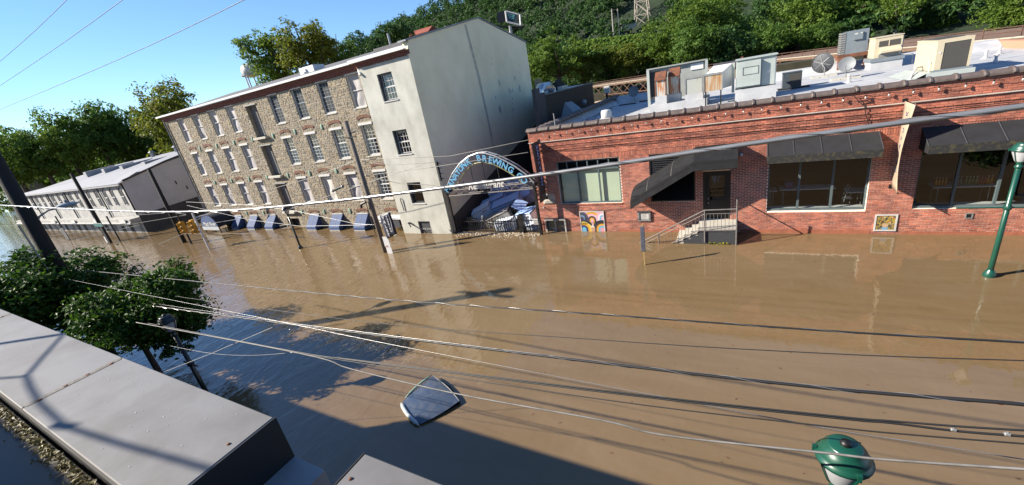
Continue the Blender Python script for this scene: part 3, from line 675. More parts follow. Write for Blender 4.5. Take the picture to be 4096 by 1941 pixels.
    for i,ch in enumerate('MANAYUNK'):
        z=2.60+i*.265; t=(4.82-z)/(4.82-1.87); xx=f(t,.5)+.012
        s1=(f(t,.9)-f(t,.1))/.67
        text_mesh(ch,.26,frame((xx,BY-.48,z),(0,0,1),Vector((s1,-1,0)).normalized()),lt2,'letter',T,ext=.003)
        text_mesh(ch,.26,frame((xx-.024,BY-.48,z),(0,0,1),Vector((-s1,1,0)).normalized()),lt2,'letter',T,ext=.003)
    # string of bulbs
    T=thing('bulb_string','string of small white bulbs hung along the top of the brick front','string lights',(0,BY-.1,5.0))
    xs=[-8.4+i*.607 for i in range(33)]
    pts=[]
    for a,b in zip(xs[:-1],xs[1:]):
        for k in range(4):
            t=k/4; pts.append((a+(b-a)*t,BY-.13,5.17-.05*math.sin(math.pi*t)*(1 if int((a+20)/.607)%3 else 1.6)))
    part('cord',M_WIRE,T,lambda m:m.tube(pts,.008,4))
    m=MB(); m.lathe([(.0,-.09),(.024,-.08),(.034,-.05),(.024,-.02),(.016,0)],(0,0,0),8); bl=m.mesh('bulb',mat('white_bulb_glass',(.5,.48,.46,1),.15,var=.03),smooth=True)
    m=MB(); m.cyl((0,0,-.01),(0,0,.05),.02,n=6); so=m.mesh('socket',M_BLACKM)
    for x in xs:
        b=copies(bl,'bulb',[(x,BY-.13,5.13)],T)[0]; copies(so,'socket',[(x,BY-.13,5.13)],b)
    # phone cables pinned along the frieze
    for z,l in ((4.42,'thin dark cable pinned along the brick frieze, upper one'),(4.25,'thin dark cable pinned along the brick frieze, lower one')):
        m=MB(); m.tube([(-8.9+i*.8,BY-.06,z+.02*math.sin(i*1.7)) for i in range(26)],.011,4); tag(m.build('wall_cable',M_WIRE),l,'cable',group='cables on the frieze')
    m=MB(); m.tube([(3.4,BY-.35,5.42),(3.42,BY-.11,5.2),(3.6,BY-.1,4.95),(3.75,BY-.1,4.8),(3.8,BY-.1,4.55),(3.95,BY-.06,4.1)],.014,5); m.tube([(3.55,BY-.1,4.97),(3.8,BY-.1,4.98),(3.9,BY-.1,4.9)],.018,5)
    tag(m.build('loose_cable',M_WIRE),'loose looping dark cable hanging over the brick parapet','cable')
fittings()

def interiors():
    def table(x0,x1,y,z,label):
        T=thing('folding_table',label,'table',((x0+x1)/2,y,z-.7),group='tables inside the windows')
        part('top',M_WHITE,T,lambda m:m.box(x0,x1,y-.32,y+.32,z-.04,z),bevel=.01)
        for x in (x0+.15,x1-.15):
            part('leg',M_STEEL,T,lambda m:m.tube([(x,y-.27,z-.72),(x,y-.25,z-.04),(x,y+.25,z-.04),(x,y+.27,z-.72)],.015,5))
    table(1.06,1.45,20.2,1.48,'short white folding table seen at the left of the middle window')
    table(1.52,3.42,20.2,1.52,'long white folding table with blue bin seen in the middle window')
    table(3.72,4.35,19.9,1.42,'white folding table with chair seen at the right of the middle window')
    table(6.15,7.75,19.75,1.55,'white folding table holding rows of bottles in the far window')
    T=thing('storage_bin','blue plastic bin on the long table inside the window','bin',(1.85,20.15,1.52))
    part('tub',mat('blue_plastic',(.03,.03,.16,1),.4),T,lambda m:m.lathe([(.0,0),(.17,0),(.2,.26),(.22,.27)],(1.85,20.15,1.52),4))
    part('rim',mat('blue_plastic_rim',(.05,.05,.22,1),.4),T,lambda m:m.lathe([(.2,.25),(.23,.25),(.23,.28),(.2,.28)],(1.85,20.15,1.52),4))
    groups=[(6.25,4,'#d8871c','orange'),(6.72,3,'#7d8a86','clear'),(7.02,4,'#7d9a52','green'),(7.32,3,'#b02a34','red'),(7.56,2,'#d8871c','amber')]
    rows=0
    for gx,n,c,nm in groups:
        for i in range(n):
            x=gx+i*.085; 
            m=MB(); m.lathe([(.0,0),(.034,0),(.036,.17),(.03,.2),(.013,.24),(.013,.3),(.0,.3)],(0,0,0),8)
            o=thing('bottle','%s bottle standing on the table in the far window'%nm,'bottle',(x,19.62,1.55),group='%s bottles on the table'%nm)
            m2=MB(); m2.v=[(a+x,b+19.62,z+1.55) for a,b,z in m.v]; m2.f=m.f; m2.m=m.m; m2.build('glass_body',mat('bottle_'+nm,c,.2,var=.05),o,smooth=True)
            part('cap',M_WHITE if nm!='red' else mat('red_cap',(.5,.05,.05,1),.4),o,lambda mm:mm.cyl((x,19.62,1.84),(x,19.62,1.87),.016,n=8))
    T=thing('folded_chair','thin metal chair standing beside the table in the middle window','chair',(3.75,19.6,.9))
    part('frame',M_STEEL,T,lambda m:(m.tube([(3.6,19.5,.7),(3.72,19.5,1.5),(3.8,19.5,1.7)],.014,5),m.tube([(3.6,19.8,.7),(3.72,19.8,1.5),(3.8,19.8,1.7)],.014,5)))
    part('seat',M_DGREY,T,lambda m:m.box(3.6,3.95,19.48,19.82,1.18,1.21))
interiors()
# ------------------------------------------------------------------ stone mill with stucco end
SY=19.05; SX0,SX1=-45.0,-18.9; SZ=10.0
def stone_mill():
    T=thing('stone_mill','tall rubble stone mill with stucco end bay and long pitched roof','building',(-31,SY,0))
    bays=[-42.4,-39.78,-37.1,-34.45,-31.68,-28.78,-26.08,-23.38,-20.58]
    rows=[(2.05,4.06),(5.0,7.06),(7.98,10.0)]
    OPEN=[]
    for i,b in enumerate(bays):
        for j,(z0,z1) in enumerate(rows):
            if i==4: OPEN.append((b-.68,b+.68,z0-.66,z1-.4,i,j))
            else: OPEN.append((b-.56,b+.56,z0,z1,i,j))
    lows=[-39.65,-37.1,-34.4,-28.75,-26.05,-23.38]
    for b in lows: OPEN.append((b-.52,b+.52,-.6,1.02,9,9))
    OPEN.append((-32.6,-31.0,-.6,.75,10,10)); OPEN.append((-21.2,-19.4,-.6,.9,10,10)); OPEN.append((-42.5,-40.9,-.6,1.5,10,10))
    def core(m):
        xs=sorted({SX0,SX1}|{o[0] for o in OPEN}|{o[1] for o in OPEN})
        for a,b in zip(xs[:-1],xs[1:]):
            z=-1.5
            for o in sorted([q for q in OPEN if q[0]<=a+1e-6 and q[1]>=b-1e-6],key=lambda q:q[2]):
                if o[2]>z+.001: m.box(a,b,SY,SY+.5,z,o[2])
                z=max(z,o[3])
            if z<SZ+.4: m.box(a,b,SY,SY+.5,z,SZ+.4)
        m.box(SX0,SX0+.4,SY+.5,32.4,-1.5,SZ+.4)
    W=part('wall',M_SMORT,T,core)
    # stones: uneven coursed rubble, each with its own outline and depth
    rnd=random.Random(11); stones=[]
    def inside(x0,x1,z0,z1):
        for o in OPEN:
            if x1>o[0]-.02 and x0<o[1]+.02 and z1>o[2]-.02 and z0<o[3]+.02: return o
    archz={}
    z=-.45
    while z<SZ-.02:
        h=rnd.uniform(.10,.20); x=SX0
        while x<SX1:
            L=rnd.uniform(.12,.42)*(1.2 if h>.16 else 1)
            a,b=x,min(x+L,SX1)
            zz0=z+rnd.uniform(-.02,.02); zz1=z+h+rnd.uniform(-.025,.02)
            if zz1-zz0>.07 and b-a>.07 and inside(a,b,zz0,zz1) is None and zz1<SZ+.02:
                stones.append((a,b,zz0,zz1))
            elif rnd.random()<.9:
                o=inside(a,b,zz0,zz1)
                if o is not None and b-a>.08:
                    if o[0]-.03-a>.07 and inside(a,o[0]-.03,zz0,zz1) is None: stones.append((a,o[0]-.03,zz0,zz1))
                    if b-(o[1]+.03)>.07 and inside(o[1]+.03,b,zz0,zz1) is None: stones.append((o[1]+.03,b,zz0,zz1))
            x+=L
        z+=h
    def shape(L,h,rn):
        g=.012; x0,x1,z0,z1=-L/2+g,L/2-g,-h/2+g,h/2-g
        j=lambda s:rn.uniform(-s,s)
        c=min(L,h)*.28
        o=[(x0+c*rn.random(),z0+j(.012)),(x1-c*rn.random(),z0+j(.012)),(x1+j(.012),z0+c*rn.random()),(x1+j(.012),z1-c*rn.random()),(x1-c*rn.random(),z1+j(.012)),(x0+c*rn.random(),z1+j(.012)),(x0+j(.012),z1-c*rn.random()),(x0+j(.012),z0+c*rn.random())]
        d=rn.uniform(.008,.024); n=8
        vs=[(p[0],0.01,p[1]) for p in o]+[(p[0]*.86,-d+j(.006),p[1]*.86) for p in o]
        fs=[(i,(i+1)%n,n+(i+1)%n,n+i) for i in range(n)]+[tuple(range(n,2*n))]
        return vs,fs
    stones.sort(key=lambda s:-( (s[1]-s[0])*(s[3]-s[2]) )*(1 if s[0]>-27 else .15))
    near=stones[:300]; rest=stones[300:]
    m=MB()
    for a,b,z0,z1 in rest:
        vs,fs=shape(b-a,z1-z0,rnd); cx,cz=(a+b)/2,(z0+z1)/2
        m.add([(v[0]+cx,v[1]+SY,v[2]+cz) for v in vs],fs)
    o=m.build('stonework',M_STONE,W); o['kind']='stuff'
    var=[]
    for i in range(12):
        vs,fs=shape(.44,.235,rnd); mm=MB(); mm.add(vs,fs); var.append(mm.mesh('stone',M_STONE))
    for a,b,z0,z1 in near:
        copies(rnd.choice(var),'stone',[((a+b)/2,SY,(z0+z1)/2)],W,scl=[((b-a)/.44,1,(z1-z0)/.235)])
    # brick relieving arches, each voussoir proud of the wall
    vm=MB(); vm.box(-.034,.034,-.04,.01,-.09,.09); vmesh=vm.mesh('arch_brick',mat('orange_brick',(.31,.17,.115,1),.9,var=.25,scale=12,island=_bt))
    for j,zc in enumerate((1.27,4.34,7.36)):
        for i,b in enumerate(bays):
            if i==4 or (j==0 and i==0): continue
            L=[];Rt=[]
            for k in range(13):
                t=(k-6)/6
                L.append((b+t*.56,SY-.012,zc+.11*(1-t*t))); Rt.append((0,t*.22,0))
            copies(vmesh,'arch_brick',L,W,rots=Rt)
    # green oval wall plates
    pm=MB(); pm.lathe([(.0,.05),(.08,.045),(.12,.02),(.12,0)],(0,0,0),12,axis=(0,-1,0)); plate=pm.mesh('tie_plate',mat('verdigris_plate',(.25,.40,.30,1),.7,var=.2,scale=10),smooth=True)
    mids=[-41.1,-38.3,-35.6,-33.0,-30.25,-27.6,-24.65]
    L=[(x,SY-.03,z) for z in (1.28,4.25,7.26) for x in (mids if z>2 else [-38.1,-35.5,-30.2,-27.5,-24.6])]
    copies(plate,'tie_plate',L,T,scl=[(1,1,1.7)]*len(L))
    # windows
    rw=random.Random(3)
    for (x0,x1,z0,z1,i,j) in OPEN:
        if i==9:
            part('basement_recess',M_DARKIN,T,lambda m:m.box(x0,x1,SY+.3,SY+.32,-.6,z1)); continue
        if i==10:
            part('basement_recess',M_DARKIN,T,lambda m:m.box(x0,x1,SY+.4,SY+.42,-.6,z1)); continue
        if i==4:       # loading doors
            d=part('loading_door',mat('grey_plank_door',(.20,.18,.17,1),.85,var=.2,scale=8,stretch=(4,1,.5)),T,lambda m:(m.box(x0,x0+.68,SY+.30,SY+.34,z0+.06,z1),m.box(x0,x1,SY+.41,SY+.43,z0,z1)))
            part('window_leaf',M_DFRAME,d,lambda m:(m.box(x0+.72,x1-.03,SY+.3,SY+.33,z0+.06,z0+.9),m.box(x0+.72,x0+.78,SY+.3,SY+.33,z0+.9,z1),m.box(x1-.09,x1-.03,SY+.3,SY+.33,z0+.9,z1)))
            part('sill',M_CONC,T,lambda m:m.box(x0-.12,x1+.15,SY-.28,SY+.3,z0-.16,z0),bevel=.015)
            part('lintel',M_STEEL,T,lambda m:m.box(x0-.1,x1+.1,SY-.08,SY+.05,z1,z1+.07)); continue
        y=SY+.10
        f=part('window_frame',M_WHITE,T,lambda m:(m.box(x0,x0+.07,y-.03,y+.12,z0,z1),m.box(x1-.07,x1,y-.03,y+.12,z0,z1),m.box(x0+.07,x1-.07,y-.03,y+.12,z1-.10,z1),m.box(x0+.07,x1-.07,y-.03,y+.12,z0,z0+.07)))
        part('sill',M_CONC,f,lambda m:m.box(x0-.04,x1+.04,SY-.06,SY+.08,z0-.06,z0-.003))
        if j==2: part('shutter_box',M_WHITE,f,lambda m:m.box(x0-.03,x1+.03,SY-.02,SY+.06,z1-.09,z1+.05))
        else: part('head',M_WHITE,f,lambda m:m.box(x0-.05,x1+.05,SY-.07,SY+.06,z1-.12,z1+.02))
        glazed=(j==2 and i in (5,6,7)) or (j==1 and i>=5) or (j==0 and i==8)
        if glazed:
            zm=(z0+z1)/2
            gm=M_GLASSD if j!=2 else mat('dark_screen',(.045,.045,.05,1),.8,var=.25,scale=2)
            bm_=M_WHITE if j!=2 else M_GSHEET
            pane_grid(f,x0+.08,x1-.08,zm+.01,z1-.12,y+.05,3,4,bm_,gm,.035,.04,.022)
            pane_grid(f,x0+.08,x1-.08,z0+.08,zm+.01,y+.02,3,4,bm_,gm,.035,.04,.022)
            if j!=2: part('room_dark',mat('dim_room',(.04,.042,.045,1),.9,var=.4,scale=1.5),f,lambda m:m.box(x0+.05,x1-.05,y+.3,y+.31,z0+.05,z1-.05))
        else:
            # loose pale sheeting behind the sash bars
            m=MB(); nx,nz=7,12; vs=[];fs=[]
            ph=rw.uniform(0,6); amp=rw.uniform(.015,.05)
            for a in range(nz+1):
                for b in range(nx+1):
                    u,v=b/nx,a/nz
                    vs.append((x0+.07+(x1-x0-.14)*u,y+.10+amp*math.sin(u*7+v*5+ph)*(.3+v*.7)+amp*.6*math.sin(v*9-u*4+ph),z0+.07+(z1-z0-.17)*(1-v)))
            for a in range(nz):
                for b in range(nx): fs.append((a*(nx+1)+b,a*(nx+1)+b+1,(a+1)*(nx+1)+b+1,(a+1)*(nx+1)+b))
            m.add(vs,fs); m.build('sheeting',M_CURT if (i,j)!=(6,0) else mat('bright_board',(.8,.74,.66,1),.7,var=.05),f,smooth=True)
            if (i,j)!=(6,0): part('meeting_rail',M_WHITE,f,lambda m:m.box(x0+.07,x1-.07,y+.02,y+.05,(z0+z1)/2-.02,(z0+z1)/2+.02))
    # cornice, gutter, roof
    part('brick_cornice',M_CORN,T,lambda m:(m.box(SX0-.05,SX1+.02,SY-.10,SY+.02,10.03,10.14),m.box(SX0-.05,SX1+.02,SY-.17,SY+.02,10.143,10.25),m.box(SX0-.05,SX1+.02,SY-.23,SY+.02,10.253,10.36),*[m.box(x,x+.1,SY-.09,SY,9.98,10.028) for x in [SX0+.2*k for k in range(130)]]))
    part('gutter',M_GUT,T,lambda m:m.ext([(SX0-.3,SY-.45,10.37),(SX0-.3,SY-.45,10.50),(SX0-.3,SY-.42,10.50),(SX0-.3,SY-.42,10.40),(SX0-.3,SY-.24,10.40),(SX0-.3,SY-.24,10.37)],(26.4,0,0)))
    ry,rz=25.7,12.0
    def roof(m):
        m.ext([(SX0-.2,SY-.4,10.44),(SX0-.2,ry,rz-.12),(SX0-.2,32.8,10.44),(SX0-.2,32.8,10.3),(SX0-.2,ry,rz-.3),(SX0-.2,SY-.4,10.36)],(SX1-SX0+.2,0,0))
    part('roof',M_ROOFG,T,roof)
    # downpipe with an elbow at the joint of stone and stucco
    part('downpipe',M_GUT,T,lambda m:m.tube([(SX1-.5,SY-.35,10.42),(SX1-.5,SY-.4,10.1),(SX1-.35,SY-.6,9.85),(SX1+.12,SY-1.02,9.72),(SX1+.2,SY-1.08,9.6)],.07,8))
    part('left_downpipe',mat('grey_pipe',(.25,.25,.26,1),.6),T,lambda m:m.tube([(SX0+.05,SY-.12,10.3),(SX0+.05,SY-.09,-.4)],.07,8))
    # stucco end bay -----------------------------------------------------------
    FY=18.07; GX=-15.05
    SO=[(-17.6,-16.5,8.0,9.43),(-17.6,-16.5,5.0,6.38),(-17.55,-16.5,1.98,3.3),(-17.5,-16.55,-.8,.82)]
    def face(m):
        xs=sorted({SX1,GX-.012}|{o[0] for o in SO}|{o[1] for o in SO})
        for a,b in zip(xs[:-1],xs[1:]):
            z=-1.5
            for o in sorted([q for q in SO if q[0]<=a+1e-6 and q[1]>=b-1e-6],key=lambda q:q[2]):
                if o[2]>z+.001: m.box(a,b,FY,FY+.4,z,o[2])
                z=max(z,o[3])
            if z<10.02: m.box(a,b,FY,FY+.4,z,10.02)
        m.box(SX1,SX1+.4,FY+.4,SY,-1.5,10.02)
    part('stucco_front',M_STUCCO,T,face)
    def gable(m):
        m.ext([(GX,FY+.002,-1.5),(GX,32.4,-1.5),(GX,32.4,10.6),(GX,ry,12.02),(GX,FY+.25,10.68),(GX,FY+.002,10.2)],(-.38,0,0))
    part('gable_wall',M_STUCCOG,T,gable)
    part('gable_coping',mat('grey_flashing',(.28,.30,.33,1),.5,var=.1),T,lambda m:(m.ext([(GX+.06,32.5,10.61),(GX+.06,ry,12.035),(GX+.06,ry,12.10),(GX+.06,32.5,10.68)],(-.55,0,0)),m.ext([(GX+.06,FY-.05,10.62),(GX+.06,ry-.001,12.035),(GX+.06,ry-.001,12.10),(GX+.06,FY-.05,10.70)],(-.55,0,0))))
    # low dark brown area on the gable, with a slanting top edge
    part('lower_gable_dark',mat('brown_lower_gable',(.115,.095,.07,1),.85,var=.2,scale=1.5,bump=.2),T,lambda m:m.ext([(GX+.004,FY+.35,-.8),(GX+.004,32,-.8),(GX+.004,32,4.3),(GX+.004,FY+.35,.9)],(-.02,0,0)))
    stain=mat('dark_stucco_stain',(.46,.44,.36,1),.92,scale=3,col2=(.68,.65,.52,1))
    part('rain_streak',stain,T,lambda m:m.ext([(GX+.004,23.9,11.6),(GX+.004,24.15,11.6),(GX+.004,24.6,8.5),(GX+.004,24.75,5.0),(GX+.004,24.62,3.6),(GX+.004,24.5,5.5),(GX+.004,24.3,8.5)],(-.006,0,0)))
    rr=random.Random(8)
    for k in range(14):
        yy=rr.uniform(25,31); zz=rr.uniform(5.2,9.4); n=rr.randint(5,8); s=rr.uniform(.05,.25)
        part('flaked_patch',mat('flaked_paint',(.56,.56,.56,1),.9,var=.3,scale=8) if k%3 else stain,T,lambda m:m.ext([(GX+.004+.0003*k,yy+s*rr.uniform(.5,1)*math.cos(6.283*i/n),zz+1.6*s*rr.uniform(.5,1)*math.sin(6.283*i/n)) for i in range(n)],(-.008,0,0)))
    part('brick_cornice',M_CORN,T,lambda m:(m.box(SX1,GX+.03,FY-.08,FY+.1,10.023,10.13),m.box(SX1,GX+.03,FY-.14,FY+.1,10.133,10.24),*[m.box(x,x+.1,FY-.07,FY,9.97,10.02) for x in [SX1+.2*k for k in range(19)]]))
    part('gutter',M_GUT,T,lambda m:m.ext([(SX1-.25,FY-.36,10.25),(SX1-.25,FY-.36,10.42),(SX1-.25,FY-.33,10.42),(SX1-.25,FY-.33,10.28),(SX1-.25,FY-.1,10.28),(SX1-.25,FY-.1,10.25)],(GX-SX1+.3,0,0)))
    part('roof',M_ROOFG,T,lambda m:(m.ext([(SX1-.2,FY-.3,10.36),(SX1-.2,ry,11.95),(SX1-.2,32.4,10.5),(SX1-.2,32.4,10.3),(SX1-.2,ry,11.7),(SX1-.2,FY-.3,10.28)],(GX-.4-SX1+.2,0,0)),m.box(-19.4,-15.6,20.2,21.6,10.7,11.05)))
    for k,(x0,x1,z0,z1) in enumerate(SO[:3]):
        y=FY+.14
        f=part('window_frame',M_DFRAME,T,lambda m:(m.box(x0,x0+.1,y-.05,y+.14,z0,z1),m.box(x1-.06,x1,y-.05,y+.14,z0,z1),m.box(x0+.1,x1-.06,y-.05,y+.14,z1-.09,z1),m.box(x0+.1,x1-.06,y-.05,y+.14,z0,z0+.05)))
        part('sill',M_WHITE,f,lambda m:m.box(x0-.03,x1+.03,FY-.05,FY+.08,z0-.05,z0-.003))
        zm=(z0+z1)/2
        if k<2:
            pane_grid(f,x0+.1,x1-.06,zm,z1-.09,y+.06,4,2,M_WHITE,M_GLASSD,.035,.04,.022)
            pane_grid(f,x0+.1,x1-.06,z0+.05,zm,y+.02,4,2,M_WHITE,M_GLASSD,.035,.04,.022)
        else:
            pane_grid(f,x0+.1,x1-.06,zm,z1-.09,y+.06,1,1,M_DFRAME,M_GLASSD,.04,.04,.022)
            pane_grid(f,x0+.1,x1-.06,z0+.05,zm,y+.02,1,1,M_DFRAME,M_GLASSD,.04,.04,.022)
        part('room_dark',mat('dim_room',(.04,.042,.045,1),.9),f,lambda m:m.box(x0+.05,x1-.05,y+.22,y+.23,z0+.05,z1-.05))
        if k==0: part('paper_blind',mat('torn_paper',(.75,.74,.70,1),.8,scale=16,col2=(.12,.12,.13,1),thr=(.55,.6)),f,lambda m:m.box(x0+.35,x1-.12,y+.10,y+.105,z0+.08,zm-.03))
    x0,x1,z0,z1=SO[3]
    d=part('stage_door',M_DGREY,T,lambda m:(m.box(x0,x1,FY+.10,FY+.15,-.8,z1-.04),m.box(x0,x1,FY-.01,FY+.09,z1-.04,z1)))
    text_mesh('STAGE DOOR',.15,frame(((x0+x1)/2,FY+.096,.28),(1,0,0),(0,0,1)),M_WHITE,'lettering',d,ext=.003)
    text_mesh('?',.15,frame((x1-.16,FY+.096,.09),(1,0,0),(0,0,1)),M_WHITE,'lettering',d,ext=.003)
    part('wall_hook',M_DGREY,T,lambda m:m.tube([(-18.35,FY-.02,2.35),(-18.35,FY-.08,2.3),(-18.33,FY-.05,1.55)],.03,6))
    part('wall_fitting',M_BLACKM,T,lambda m:(m.tube([(-18.2,FY-.02,.72),(-18.1,FY-.15,.7),(-18.0,FY-.25,.66),(-17.9,FY-.3,.55)],.05,6),m.lathe([(.0,.1),(.09,.06),(.09,0)],(-18.15,FY-.1,.7),8)))
    # insulator rack on the corner
    part('insulator_rack',M_BLACKM,T,lambda m:(m.box(GX+.01,GX+.06,FY+.15,FY+.21,3.25,4.35),*[m.box(GX+.01,GX+.28,FY+.16,FY+.2,z,z+.04) for z in (3.35,3.65,3.95,4.25)]))
    for z in (3.37,3.67,3.97,4.27): part('insulator',M_LENS,T,lambda m:m.lathe([(.0,.08),(.05,.07),(.035,.04),(.05,.0)],(GX+.24,FY+.18,z),8))
    # roof bits seen over the eave
    part('roof_vent',M_STEEL,T,lambda m:m.cyl((-20.9,23.5,11.2),(-20.9,23.5,12.3),.08,n=8))
    part('roof_box',M_GUT,T,lambda m:(m.box(-28.3,-26.7,21.5,22.5,10.9,11.45),m.box(-27.9,-27.5,21.4,21.49,11.1,11.3)))
    return T
MILL=stone_mill()

def blue_awnings():
    names=['first','second','third','fourth','fifth','last']
    for k,b in enumerate([-39.65,-37.1,-34.4,-28.75,-26.05,-23.38]):
        T=thing('blue_awning','small navy blue basement awning at the waterline, %s from the left along the stone wall'%names[k],'awning',(b,SY,.0),group='blue awnings along the stone mill')
        x0,x1=b-.56,b+.56; yf=SY-.72
        m=MB(); m.add([(x0,SY-.05,1.06),(x1,SY-.05,1.06),(x1,yf,.27),(x0,yf,.27)],[(0,1,2,3)]); m.add([(x0,yf,.27),(x1,yf,.27),(x1,yf,.06),(x0,yf,.06)],[(0,1,2,3)])
        for x in (x0,x1): m.add([(x,SY-.05,1.06),(x,yf,.27),(x,yf,.06),(x,SY-.05,.06)],[(0,1,2,3)])
        m.build('canvas',M_BLUE,T)
        part('seam',M_DFRAME,T,lambda m:m.cyl((b,SY-.05,1.068),(b,yf,.275),.008,n=5))
        part('hem',M_WHITE,T,lambda m:m.box(x0,x1,yf-.012,yf-.002,.02,.06))
        part('head_board',M_WHITE,T,lambda m:m.box(x0,x1,SY-.09,SY-.02,1.062,1.12))
        part('brace',M_WHITE,T,lambda m:(m.cyl((x0+.03,SY-.05,.08),(x0+.03,yf,.08),.012,n=5),m.cyl((x1-.03,SY-.05,.08),(x1-.03,yf,.08),.012,n=5)))
    T=thing('entrance_canopy','rounded navy entrance canopy with white script at the left end','awning',(-41.7,17.6,0))
    x0,x1=-43.1,-40.3; m=MB(); n=12; vs=[];fs=[]
    pr=[((x0+x1)/2-1.4*math.cos(math.pi*i/n),.55+1.15*math.sin(math.pi*i/n)) for i in range(n+1)]
    for y in (17.4,SY-.05):
        vs+=[(x,y,z) for x,z in pr]
    for i in range(n): fs.append((i,i+1,n+1+i+1,n+1+i))
    m.add(vs,fs); m.build('canvas',mat('black_navy_canvas',(.012,.016,.03,1),.8,var=.2),T,smooth=True)
    part('front_panel',M_BLUE,T,lambda m:m.ext([(x,17.395,z) for x,z in pr],(0,.004,0)))
    part('skirt',mat('grey_white_skirt',(.5,.52,.54,1),.6,var=.1),T,lambda m:m.box(x0,x1,17.38,17.392,.30,.62))
    text_mesh('Mad River',.52,frame(((x0+x1)/2+.1,17.385,.86),(1,0,0),(0,0,1)),M_WHITE,'lettering',T,ext=.004,shear=.25,off=.01)
    for x in (x0+.1,x1-.1): part('post',M_BLACKM,T,lambda m:m.cyl((x,17.5,-.5),(x,17.5,.6),.04,n=8))
    part('porch_rail',M_BLACKM,T,lambda m:(m.cyl((x1+.1,17.6,.35),(x1+1.0,SY-.6,.35),.03,n=6),m.cyl((x1+.2,17.8,.35),(x1+.2,17.8,-.4),.03,n=6)))
    # half-sunk bench and gutter ledge left of the street lamp
    T=thing('sunken_bench','weathered bench with iron back tilting out of the water by the lamp','bench',(-31.8,18.4,0))
    wood=mat('grey_wood',(.25,.21,.17,1),.9,var=.25,scale=9)
    M_=Matrix.Translation((-31.8,18.3,.22)) @ Matrix.Rotation(R(-8),4,'Y')
    part('backrest',wood,T,lambda m:(m.obox(M_ @ Matrix.Translation((0,0,.28)),1.6,.05,.08),m.obox(M_ @ Matrix.Translation((0,0,.0)),1.6,.05,.08)))
    for i in range(6): part('iron_loop',M_BLACKM,T,lambda m:m.tube([M_@Vector((-.62+i*.25,0,.03)),M_@Vector((-.6+i*.25,0,.2)),M_@Vector((-.5+i*.25,0,.25)),M_@Vector((-.42+i*.25,0,.2)),M_@Vector((-.42+i*.25,0,.03))],.014,5))
    part('leg',M_BLACKM,T,lambda m:(m.obox(M_ @ Matrix.Translation((-.75,0,-.2)),.06,.06,1.0),m.obox(M_ @ Matrix.Translation((.75,0,-.2)),.06,.06,1.0)))
    T=thing('porch_ledge','white metal ledge with two round lamps beside the stucco wall','ledge',(-20.3,18.6,.7))
    part('ledge',M_GUT,T,lambda m:m.box(-21.6,-18.95,18.3,SY-.01,.86,.95))
    for x in (-20.9,-20.5): part('lamp',M_LENS,T,lambda m:m.lathe([(.0,-.14),(.09,-.1),(.12,-.03),(.1,.05),(.0,.1)],(x,18.25,.72),10),smooth=True)
    part('panel',M_DGREY,T,lambda m:m.box(-20.2,-19.3,18.28,18.33,.3,.8))
blue_awnings()
